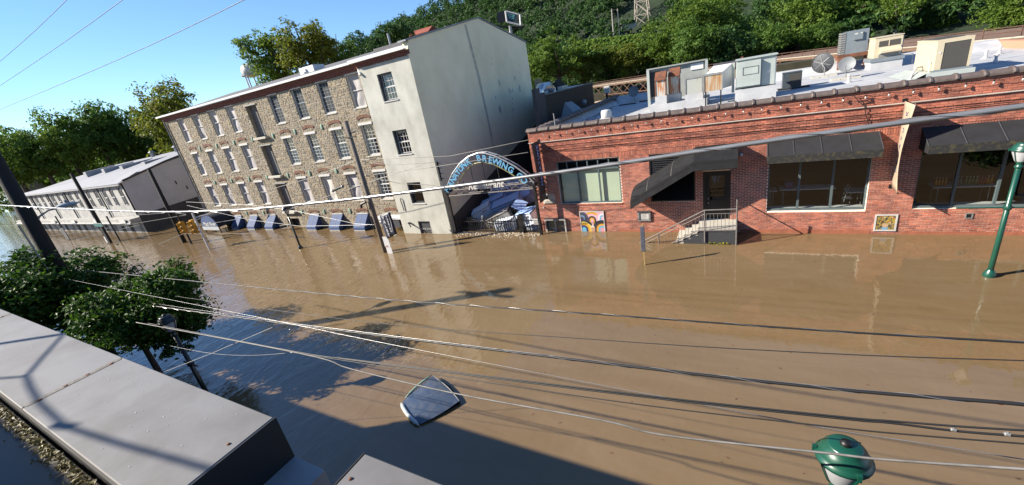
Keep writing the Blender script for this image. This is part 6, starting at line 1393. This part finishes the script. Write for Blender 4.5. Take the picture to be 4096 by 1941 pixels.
def cross_wires():
    P=on(1090,1310,y=LW); Q=on(600,1510,z=2.2)
    m=MB(); m.tube([P,P.lerp(Q,.5)+Vector((0,0,-.03)),Q],.006,6); tag(m.build('guy_wire',M_WIRE),'dark guy wire slanting behind the near lamp','wire','overhead wires')
    rows=[((-60,820+60),(250,955),(700,840),'a'),]
    pts=[[(0,905),(300,880),(690,850),(745,858)],[(120,955),(420,915),(745,860)],[(745,808),(1000,820),(1185,845),(1420,895),(1500,900)],[(748,822),(1000,880),(1200,905),(1470,900)],[(1040,770),(1250,710),(1430,640),(1800,625),(2115,560)],[(1440,705),(1740,668),(2112,610)],[(1425,645),(1560,660),(1735,650)],[(1445,700),(1600,735),(1740,742)],[(740,912),(900,885),(1120,850),(1430,745),(1700,655)],[(0,1000),(300,960),(560,900)],[(310,1120),(560,1010),(735,935),(1000,935)]]
    ys=[15,15,15.1,15.1,15.6,15.4,15.4,15.4,15.2,14.6,14.6]
    for i,(p,y) in enumerate(zip(pts,ys)):
        P=[on(a,b,y=y) for a,b in p]; m=MB(); m.tube(P,.015 if i not in (2,3) else .009,5)
        tag(m.build('utility_wire',M_WIRE if i not in (2,3) else M_WIREL),['thin utility wire left of the signal pole, upper','thin utility wire left of the signal pole, lower','pale utility wire from the signal pole across the stone mill, upper','pale utility wire from the signal pole across the stone mill, lower','thick service wire from the stone mill to the brick corner','service wire from the valet pole to the alley','short wire from the valet pole to the stucco wall, upper','short wire from the valet pole to the stucco wall, lower','dark wire slanting up across the stone mill windows','dark wire low over the flooded crossing, left','dark wire low over the flooded crossing, right'][i],'wire','utility wires across the street')
    T=thing('splice_case','black splice case on the wire before the stone mill','splice case',tuple(on(1350,757,y=15.2)))
    a,b=on(1330,764,y=15.15),on(1372,746,y=15.15); part('case',M_BLACK,T,lambda m:m.cyl(a,b,.075,n=10)); part('clamp',M_STEEL,T,lambda m:(m.cyl(a,a.lerp(b,.08),.085,n=10),m.cyl(b,b.lerp(a,.08),.085,n=10)))
    for px,py,y,lab in ((1160,1318,LW,'small white insulator clip on the bundle left of centre'),(1185,1410,LW-.5,'white wire clamp where the slack wire ends'),(3815,1718,LW-.45,'grey cable clamp nearer the lamp'),(4030,1736,LW-.45,'grey cable clamp at the right edge'),(4000,1612,LW,'copper coloured clip on the bundle at right')):
        p=on(px,py,y=y); T=thing('cable_clamp',lab,'clamp',tuple(p),group='clamps on the wires')
        s=.013; part('body',M_STEEL if 'copper' not in lab else M_RUSTD,T,lambda m:m.box(p.x-s*1.4,p.x+s*1.4,p.y-s,p.y+s,p.z-s*1.3,p.z+s*.7),bevel=.005); part('bolt',M_STEEL,T,lambda m:m.cyl((p.x,p.y,p.z+s*.7),(p.x,p.y,p.z+s*1.6),s*.4,n=6))
cross_wires()
# ------------------------------------------------------------------ trees
def crown_mesh(name, seed, nblob, ncl, per, leaf, mats, flat=.9):
    """unit crown (radius about 1): uneven boughs, each a shell of leaf clumps, with gaps between"""
    rn=random.Random(seed); V=[]; F=[]
    blobs=[(Vector((0,0,-.1)),.42)]
    for i in range(nblob):
        d=Vector((rn.gauss(0,1),rn.gauss(0,1),rn.gauss(.15,.9))).normalized(); q=rn.uniform(.35,.80)
        blobs.append((Vector((d.x*q,d.y*q,d.z*q*flat)),rn.uniform(.20,.40)*(1.15-.35*q)))
    for c,br in blobs:
        n=max(3,int(ncl*(br/.3)**2))
        for k in range(n):
            d=Vector((rn.gauss(0,1),rn.gauss(0,1),rn.gauss(.2,1))).normalized(); p=c+d*br*(rn.uniform(.75,1.12) if rn.random()<.8 else rn.uniform(.2,.8)); s=br*.22*rn.uniform(.7,1.4)
            for j in range(per):
                o=Vector((rn.gauss(0,s),rn.gauss(0,s),rn.gauss(0,s*.6)))
                L=leaf*rn.uniform(.6,1.35); nrm=(Vector((rn.gauss(0,.7),rn.gauss(0,.7),rn.gauss(.5,.7)))+d*.7).normalized()
                a=nrm.orthogonal().normalized(); ang=rn.uniform(0,6.28); a=(a*math.cos(ang)+nrm.cross(a)*math.sin(ang)); b=nrm.cross(a)
                q=p+o; i0=len(V); V+=[tuple(q-a*L),tuple(q-b*L*.5+nrm*L*.15),tuple(q+a*L),tuple(q+b*L*.5+nrm*L*.15)]; F.append((i0,i0+1,i0+2,i0+3))
    me=bpy.data.meshes.new(name); me.from_pydata(V,[],F); me.materials.append(mats); me.update(); return me
def trunk_mesh(name, seed, h, mat_, spread=.55, nb=7, r=.07):
    """unit tapered trunk with limbs: foot at -h, limbs reaching into the unit crown"""
    rn=random.Random(seed); m=MB()
    pts=[Vector((0,0,-h)),Vector((rn.uniform(-.04,.04),rn.uniform(-.04,.04),-h*.5)),Vector((rn.uniform(-.06,.06),rn.uniform(-.06,.06),-.25)),Vector((rn.uniform(-.1,.1),rn.uniform(-.1,.1),.12))]
    m.tube(pts,[r*1.25,r,r*.8,r*.25],8)
    for i in range(nb):
        a=rn.uniform(0,6.28); b=pts[1].lerp(pts[3],rn.uniform(.2,.8)); e=b+Vector((math.cos(a)*spread,math.sin(a)*spread,rn.uniform(.2,.55)))
        md=b.lerp(e,.5)+Vector((0,0,-.06)); m.tube([b,md,e],[r*.5,r*.33,r*.1],6)
    me=m.mesh(name,mat_,smooth=True); return me
CR={'d':[crown_mesh('crown',100+i,20,16,26,.040,M_LEAF_D) for i in range(3)],
    'y':[crown_mesh('crown',200+i,20,16,26,.040,M_LEAF_Y) for i in range(2)],
    'b':[crown_mesh('crown',300+i,20,16,26,.040,M_LEAF_B) for i in range(3)],
    'h':[crown_mesh('crown',400+i,20,15,24,.045,M_LEAF_H) for i in range(3)]}
TK=[trunk_mesh('trunk',50+i,1.7,M_TRUNK) for i in range(3)]
TKP=trunk_mesh('trunk',60,1.9,M_PTRUNK,.7,9,.055)
_tn=[0]
def tree(label,px,py,rpx,depth,kind,squash=1.0,group='trees',pale=False,ground=0.0,h=None):
    c=deep(px,py,depth); r=1.22*rpx*depth/FPX; i=_tn[0]; _tn[0]+=1
    T=thing('tree',label,'tree',(c.x,c.y,ground),group=group)
    me=CR[kind][i%len(CR[kind])]
    o=bpy.data.objects.new('crown',me); o.parent=T; o.location=(0,0,c.z-ground); o.scale=(r,r,r*squash); o.rotation_euler=(0,0,i*1.37); COL.objects.link(o)
    t=bpy.data.objects.new('trunk',TKP if pale else TK[i%3]); t.parent=T; t.location=(0,0,c.z-ground); hh=(c.z-ground)/((1.9 if pale else 1.7))
    t.scale=(r,r,max(hh,.2)); t.rotation_euler=(0,0,i*.7); COL.objects.link(t)
    return T
LT=[('tall tree with yellowing top left of the stone mill',660,445,120,84,'y'),
 ('dark green tree nearest the stone mill roof end',760,500,85,95,'d'),
 ('broad green tree behind the white mill roof, left of the yellowing one',500,500,105,98,'d'),
 ('rounded green tree in the middle of the left tree line',380,500,100,92,'d'),
 ('bushy green tree left of the rounded tree in the left tree line',265,545,95,88,'b'),
 ('green tree second from the left edge above the white mill',150,580,90,86,'d'),
 ('green tree touching the left edge of the picture',30,600,95,84,'b'),
 ('low yellowish tree just above the white mill roof',590,620,70,104,'y'),
 ('low dark tree behind the ridge of the white mill',450,640,75,106,'d'),
 ('low dark tree behind the left part of the white mill roof',330,660,75,100,'d'),
 ('dark shrubby tree at the far end of the white mill',200,690,75,108,'d'),
 ('leafy tree low at the left edge above the flood',40,720,80,104,'b'),
 ('pale tree standing by the flood at the left edge',20,860,65,112,'b'),
 ('low dark tree filling in behind the yellowish one above the white mill',700,560,80,100,'d'),
 ('low green tree between the mills below the yellowing top',790,620,60,100,'d'),
 ('low green tree behind the second dormer of the white mill',520,590,85,112,'b'),
 ('low green tree under the rounded tree of the left tree line',400,590,85,112,'d'),
 ('low green tree under the bushy tree of the left tree line',270,630,85,110,'d'),
 ('low green tree under the leftmost trees',110,670,85,108,'d'),
 ('small treetop just right of the yellowing tall tree',850,470,55,110,'d'),
 ('distant small treetop peeping over the stone mill eave',935,385,22,140,'d')]
for l in LT: tree(l[0],l[1],l[2]+42,*l[3:],group='trees left of the stone mill',squash=1.35)
for l in [('big green tree over the stone mill roof beside the water tower',1095,240,110,78,'b'),
 ('large yellow green tree in the middle above the stone mill roof',1230,215,120,76,'y'),
 ('darker green tree right of the large yellow green one over the roof',1340,235,95,84,'d'),
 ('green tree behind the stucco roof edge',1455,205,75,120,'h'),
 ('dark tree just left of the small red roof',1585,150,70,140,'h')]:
    tree(l[0],*l[1:],group='trees behind the stone mill')
BT=[('light green tree clump right of the stucco gable',2230,240,100,120,'b'),
 ('pale leafy tree right beside the gable edge',2150,290,75,118,'b'),
 ('yellow green tree behind the dark brick building',2330,270,80,124,'y'),
 ('dark tree behind the dark brick building',2420,275,70,128,'h'),
 ('yellow green tree left of the rusty housings',2520,250,80,122,'y'),
 ('tall light tree above the rusty housings',2630,200,95,118,'b'),
 ('tall light tree top right of the transmission tower',2740,100,95,112,'b'),
 ('big green tree behind the exhaust bank',2780,180,110,106,'d'),
 ('tall bright tree behind the pale cabinet',2880,90,105,114,'b'),
 ('dark tree between the exhaust bank and pale cabinet',2920,210,90,104,'h'),
 ('green tree right above the pale cabinet',3060,170,95,104,'d'),
 ('tall bright tree behind the dishes',3200,90,115,110,'b'),
 ('green tree just behind the dark ribbed dish',3290,160,80,102,'d'),
 ('dark tree left of the grey air handler',3130,30,90,124,'h'),
 ('tall tree behind the grey air handler',3400,60,95,108,'d'),
 ('dark tree right of the grey air handler',3510,50,80,112,'h'),
 ('bright leafy tree right of the pale trunked tree',3700,100,85,100,'b'),
 ('dark tree above the big beige condenser',3830,50,90,108,'h'),
 ('yellow green tree between the condenser and right edge',3930,40,75,100,'b'),
 ('bright yellow green tree in the top right corner',4060,50,95,72,'b')]
for l in BT: tree(l[0],*l[1:],group='trees across the river')
tree('pale trunked sycamore behind the beige rooftop unit',3600,20,80,96,'b',group='trees across the river',pale=True)
# street trees with finer leaves
FINE=[crown_mesh('crown',500+i,26,24,50,.034,M_LEAF_F) for i in range(2)]
def street_tree(label,x,y,z,r,sq,k,squ=1.0,lean=0.0):
    T=thing('street_tree',label,'tree',(x-lean,y,0),group='street trees')
    o=bpy.data.objects.new('crown',FINE[k]); o.parent=T; o.location=(lean,0,z); o.scale=(r*squ,r,r*sq); o.rotation_euler=(0,0,k*2.1); COL.objects.link(o)
    t=bpy.data.objects.new('trunk',TK[k]); t.parent=T; t.location=(0,0,z); t.scale=(r*.6,r*.6,z/1.7+.3); COL.objects.link(t)
street_tree('leafy street tree at the left between the pole and the parapet',-23.2,3.5,3.0,2.65,.85,0,1.05)
street_tree('leafy street tree behind the dark near lamp',-16.9,4.2,2.6,2.05,.95,1,1.0,1.9)
street_tree('yellow green street tree just out at the right edge by the brick front',9.75,14.6,2.6,2.3,.8,0)

# ------------------------------------------------------------------ hillside, wood, vines
def hill_h(x,y):
    def ss(a,b,v): t=max(0,min(1,(v-a)/(b-a))); return t*t*(3-2*t)
    base=ss(128,300,y+(.15*x))
    return base*78*ss(-1.22,-.95,x/max(y,1)) + 1.5*math.sin(x*.05)*base - .4
def hillside():
    m=MB(); nx,ny=60,34; X0,X1,Y0,Y1=-480,220,118,400; vs=[];fs=[]
    for i in range(nx+1):
        for j in range(ny+1):
            x=X0+(X1-X0)*i/nx; y=Y0+(Y1-Y0)*j/ny; vs.append((x,y,hill_h(x,y)))
    for i in range(nx):
        for j in range(ny): a=i*(ny+1)+j; fs.append((a,a+ny+1,a+ny+2,a+1))
    m.add(vs,fs); tag(m.build('hillside',mat('dark_undergrowth',(.014,.030,.009,1),.95,var=.4,scale=.3,bump=.6,bscale=2),smooth=True),None,None,kind='structure')
    # the wood on it, read as one mass
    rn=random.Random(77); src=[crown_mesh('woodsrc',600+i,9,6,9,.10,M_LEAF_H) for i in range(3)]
    data=[([tuple(v.co) for v in s.vertices],[tuple(p.vertices) for p in s.polygons]) for s in src]
    V=[];F=[]
    y=138
    while y<300:
        x=-390
        while x<170:
            xx=x+rn.uniform(-3,3); yy=y+rn.uniform(-3,3); z=hill_h(xx,yy)
            dd=CM.transposed() @ (Vector((xx,yy,z+5))-Vector((0,0,CAMZ))); qx,qy=2048+FPX*dd.x/-dd.z,970.5-FPX*dd.y/-dd.z
            if -dd.z<178 and (2525<qx<2622 or 2440<qx<2490) and qy<128: x+=7.6; continue
            if -dd.z<158 and 1970<qx<2110 and qy<140: x+=7.6; continue
            if -dd.z<206 and 2940<qx<3070 and qy<60: x+=7.6; continue
            if z>1.5 or yy>140:
                if z>-.2:
                    r=rn.uniform(4.2,7.2); vs,fs=rn.choice(data); a=rn.uniform(0,6.28); c,s=math.cos(a),math.sin(a); b=len(V); cz=z+r*rn.uniform(.7,1.1)
                    V+= [(xx+r*(p[0]*c-p[1]*s),yy+r*(p[0]*s+p[1]*c),cz+r*1.05*p[2]) for p in vs]; F+= [tuple(b+i for i in f) for f in fs]
            x+=7.6
        y+=8.5
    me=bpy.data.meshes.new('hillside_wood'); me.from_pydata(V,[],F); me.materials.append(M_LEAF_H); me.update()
    o=bpy.data.objects.new('hillside_wood',me); COL.objects.link(o); tag(o,'dense dark wood covering the hill behind','wood',kind='stuff')
    for s in src: bpy.data.meshes.remove(s)
    # vine covered bank
    m=MB()
    for i in range(5200):
        u=rn.random(); px=2310+u*250; py=196-u*34+rn.uniform(-30,34)*(1-.2*u); d=132+rn.uniform(-4,4)-(py-160)*.15
        p=deep(px,py,d); L=rn.uniform(.35,.7); n=Vector((rn.gauss(0,.6),rn.gauss(-.4,.6),1)).normalized(); a=n.orthogonal(); b=n.cross(a)
        m.add([p-a*L,p-b*L*.6,p+a*L,p+b*L*.6],[(0,1,2,3)])
    me=bpy.data.meshes.new('vine_bank'); me.from_pydata(m.v,[],m.f); me.materials.append(M_LEAF_B); me.update(); o=bpy.data.objects.new('vine_bank',me); COL.objects.link(o); tag(o,'bright green vine covered bank below the road','vines',kind='stuff')
    # far bank earth under the trees
    m=MB(); m.box(-160,90,112,119,-1,2.0); tag(m.build('riverbank',mat('bank_earth',(.05,.045,.025,1),.95,var=.3,scale=.4)),None,None,kind='structure')
hillside()

# ------------------------------------------------------------------ viaduct, pylon, billboard, water tower, road
def viaduct():
    T=thing('railway_bridge','rusty brown lattice railway bridge with railing behind the roof','bridge',(0,88,0))
    path=[Vector((-48,124,0)),Vector((-34.5,114,0)),Vector((-19,103.5,0)),Vector((-4,96,0)),Vector((6,90,0)),Vector((12,76.5,0)),Vector((16.7,63,0)),Vector((20.6,54,0)),Vector((26,42,0))]
    rust=mat('rusty_bridge_steel',(.13,.065,.045,1),.85,var=.3,scale=1.5); ball=mat('brown_ballast',(.20,.12,.08,1),.95,var=.25,scale=2,bump=.4,bscale=6)
    def off(i,k):
        a=path[max(0,i-1)]; b=path[min(len(path)-1,i+1)]; d=(b-a).normalized(); return path[i]+Vector((-d.y,d.x,0))*k
    m=MB()
    for i in range(len(path)-1):
        a,b,c,d=off(i,0),off(i+1,0),off(i+1,7),off(i,7); m.add([a+Vector((0,0,3.9)),b+Vector((0,0,3.9)),c+Vector((0,0,4.3)),d+Vector((0,0,4.3)),a+Vector((0,0,3.6)),b+Vector((0,0,3.6))],[(0,1,2,3),(0,1,5,4)])
    m.build('deck',ball,T)
    part('deck_edge',mat('pale_deck_edge',(.42,.36,.28,1),.8,var=.2),T,lambda m:m.tube([p+Vector((0,0,4.0)) for p in path],.11,5))
    for i in range(len(path)-1):
        a,b=path[i],path[i+1]; L=(b-a).length; n=max(2,int(L/2.6))
        for z in (4.5,4.9): part('rail',rust,T,lambda m:m.cyl(a+Vector((0,0,z)),b+Vector((0,0,z)),.045,n=5))
        for k in range(n):
            p=a.lerp(b,k/n); q=a.lerp(b,(k+1)/n)
            part('rail_post',rust,T,lambda m:m.cyl(p+Vector((0,0,3.9)),p+Vector((0,0,4.92)),.05,n=5))
            if i<4:
                part('lattice',rust,T,lambda m:(m.cyl(p+Vector((0,0,3.6)),q+Vector((0,0,1.5)),.10,n=5),))
                part('lattice',rust,T,lambda m:(m.cyl(p+Vector((0,0,1.5)),q+Vector((0,0,3.6)),.10,n=5),))
        if i<4: part('chord',rust,T,lambda m:m.cyl(a+Vector((0,0,1.45)),b+Vector((0,0,1.45)),.16,n=5))
    for i in (0,3,5,7):
        part('pier',M_CONC,T,lambda m:m.box(path[i].x-1,path[i].x+1,path[i].y+1,path[i].y+5,-1,1.4 if i<4 else 3.5))
    # fast pale water under it
    m=MB(); rn=random.Random(3)
    for i in range(900):
        px=rn.uniform(2380,2560); py=rn.uniform(352,430)-(px-2380)*.2; p=on(px,py,z=.05); s=rn.uniform(.3,1.4)
        m.add([p+Vector((-s,0,0)),p+Vector((0,-s*.15,.15)),p+Vector((s,0,0)),p+Vector((0,s*.2,.25))],[(0,1,2,3)])
    tag(m.build('rapids',mat('pale_mud_foam',(.52,.40,.28,1),.5,var=.15)),'pale churning rapids under the railway bridge','water',kind='stuff')
viaduct()
def pylon():
    b=deep(2573,112,172); T=thing('transmission_tower','pale lattice transmission tower rising out of the trees','tower',tuple(b))
    st=mat('pale_pylon_steel',(.55,.47,.38,1),.6,var=.1)
    def lv(z): w_=3.0*(1-z/46); return [b+Vector((sx_*w_,sy_*w_,z)) for sx_,sy_ in ((-1,-1),(1,-1),(1,1),(-1,1))]
    zs=[-6,0,5,10,14,18,22,26,30]
    for k in range(4): part('leg',st,T,lambda m:m.tube([lv(z)[k] for z in zs],.20,5))
    for z0,z1 in zip(zs[:-1],zs[1:]):
        A,B=lv(z0),lv(z1)
        for k in range(4):
            part('brace',st,T,lambda m:m.cyl(A[k],B[(k+1)%4],.12,n=4)); part('brace',st,T,lambda m:m.cyl(A[(k+1)%4],B[k],.12,n=4)); part('brace',st,T,lambda m:m.cyl(B[k],B[(k+1)%4],.12,n=4))
    for px,lab in ((2453,'bare pale pole left of the transmission tower, left one'),(2476,'bare pale pole left of the transmission tower, right one')):
        p=deep(px,122,165); m=MB(); m.cyl(p+Vector((0,0,-4)),p+Vector((0,0,7.6)),.3,.22,n=7); m.lathe([(.25,7.6),(.3,7.7),(0,7.9)],p,7); tag(m.build('bare_pole',M_PTRUNK),lab,'pole','bare poles')
    # road cuttings on the hill
    for (pa,pb,d,lab) in (((2484,124),(2545,108),166,'pale stretch of road at the foot of the tower'),((2950,38),(3060,8),200,'pale concrete road wall high on the hill')):
        a,b=deep(*pa,d),deep(*pb,d); m=MB(); m.add([a,b,b+Vector((0,0,2.2)),a+Vector((0,0,2.2)),a+Vector((0,3,2.3)),b+Vector((0,3,2.3))],[(0,1,2,3),(3,2,5,4)]); m.box(a.x,a.x+.4,a.y-.3,a.y,a.z,a.z+2.6); tag(m.build('road_wall',M_CONC),lab,'wall')
pylon()
def billboard():
    T=thing('billboard','two sided billboard on a dark post above the stucco gable','billboard',tuple(deep(2040,100,150)))
    d=150; a,b,c,e=deep(2022,45,d),deep(2080,60,d),deep(2083,102,d),deep(2028,88,d)
    part('poster',mat('dark_teal_poster',(.02,.055,.06,1),.5,scale=.5,col2=(.16,.10,.05,1),thr=(.45,.7)),T,lambda m:m.ext([a,b,c,e],(0,.6,0)))
    off=Vector((0,-.12,0))
    part('poster_frame',M_WHITE,T,lambda m:[m.cyl(p+off,q+off,.32,n=5) for p,q in ((a,b),(b,c),(c,e),(e,a))])
    X=(b-a).normalized(); Yv=(a-e).normalized()
    for i in range(3):
        p=a.lerp(e,.2+.17*i).lerp(b.lerp(c,.2+.17*i),.36); part('print_line',mat('teal_print',(.2,.5,.5,1),.6),T,lambda m:m.obox(frame(p+Vector((0,-.05,0)),X,Yv),[3.0,2.6,1.9][i],.32,.05))
    f=[deep(1987,50,d+2),deep(2018,44,d+2),deep(2024,88,d+2),deep(1990,92,d+2)]
    part('back_panel',M_BLACKM,T,lambda m:m.ext(f,(0,.5,0)))
    part('catwalk',M_BLACKM,T,lambda m:(m.cyl(deep(1995,105,d),deep(2090,110,d),.35,n=5)))
    p=deep(2040,104,d); part('post',M_STEEL,T,lambda m:m.cyl(p,p+Vector((0,0,-22)),.7,n=8))
billboard()
def water_tower():
    d=210; c=deep(1003,283,d); T=thing('water_tower','white water tower with antennas partly behind a tree','water tower',(c.x,c.y,0))
    R_=4.6; part('tank',M_WHITE,T,lambda m:m.lathe([(0,3.6),(R_*.5,3.3),(R_*.85,2.2),(R_,0),(R_*.9,-1.6),(R_*.6,-2.8),(0,-3.4)],c,18),smooth=True)
    part('walkway',M_STEEL,T,lambda m:m.lathe([(R_*1.0,-2.2),(R_*1.12,-2.2),(R_*1.12,-1.5),(R_*1.08,-1.5)],c,18))
    for k in range(5):
        t=k*1.257; p=c+Vector((math.cos(t)*R_*.8,math.sin(t)*R_*.8,-2.5)); part('leg',M_WHITE,T,lambda m:m.cyl(p,(p.x,p.y,0),.35,n=6))
    part('antenna',M_STEEL,T,lambda m:m.cyl(c+Vector((-R_*1.1,0,-2.8)),c+Vector((-R_*1.25,0,1.2)),.15,n=5))
water_tower()
def undergrowth():
    rn=random.Random(31); src=[crown_mesh('undersrc',700+i,8,7,12,.075,M_LEAF_B) for i in range(2)]
    data=[([tuple(v.co) for v in q.vertices],[tuple(p.vertices) for p in q.polygons]) for q in src]; V=[];F=[]
    for i in range(64):
        px=-60+i*14.5+rn.uniform(-8,8); c=deep(px,690-px*.06+rn.uniform(-60,30),rn.uniform(100,112)); r=rn.uniform(4,6.5)
        vs,fs=rn.choice(data); b=len(V); V+=[(c.x+r*p[0],c.y+r*p[1],c.z-1+r*p[2]) for p in vs]; F+=[tuple(b+k for k in f) for f in fs]
    me=bpy.data.meshes.new('undergrowth'); me.from_pydata(V,[],F); me.materials.append(M_LEAF_B); me.update(); o=bpy.data.objects.new('undergrowth',me); COL.objects.link(o); tag(o,'dense undergrowth below the tree line behind the white mill','undergrowth',kind='stuff')
    for q in src: bpy.data.meshes.remove(q)
undergrowth()
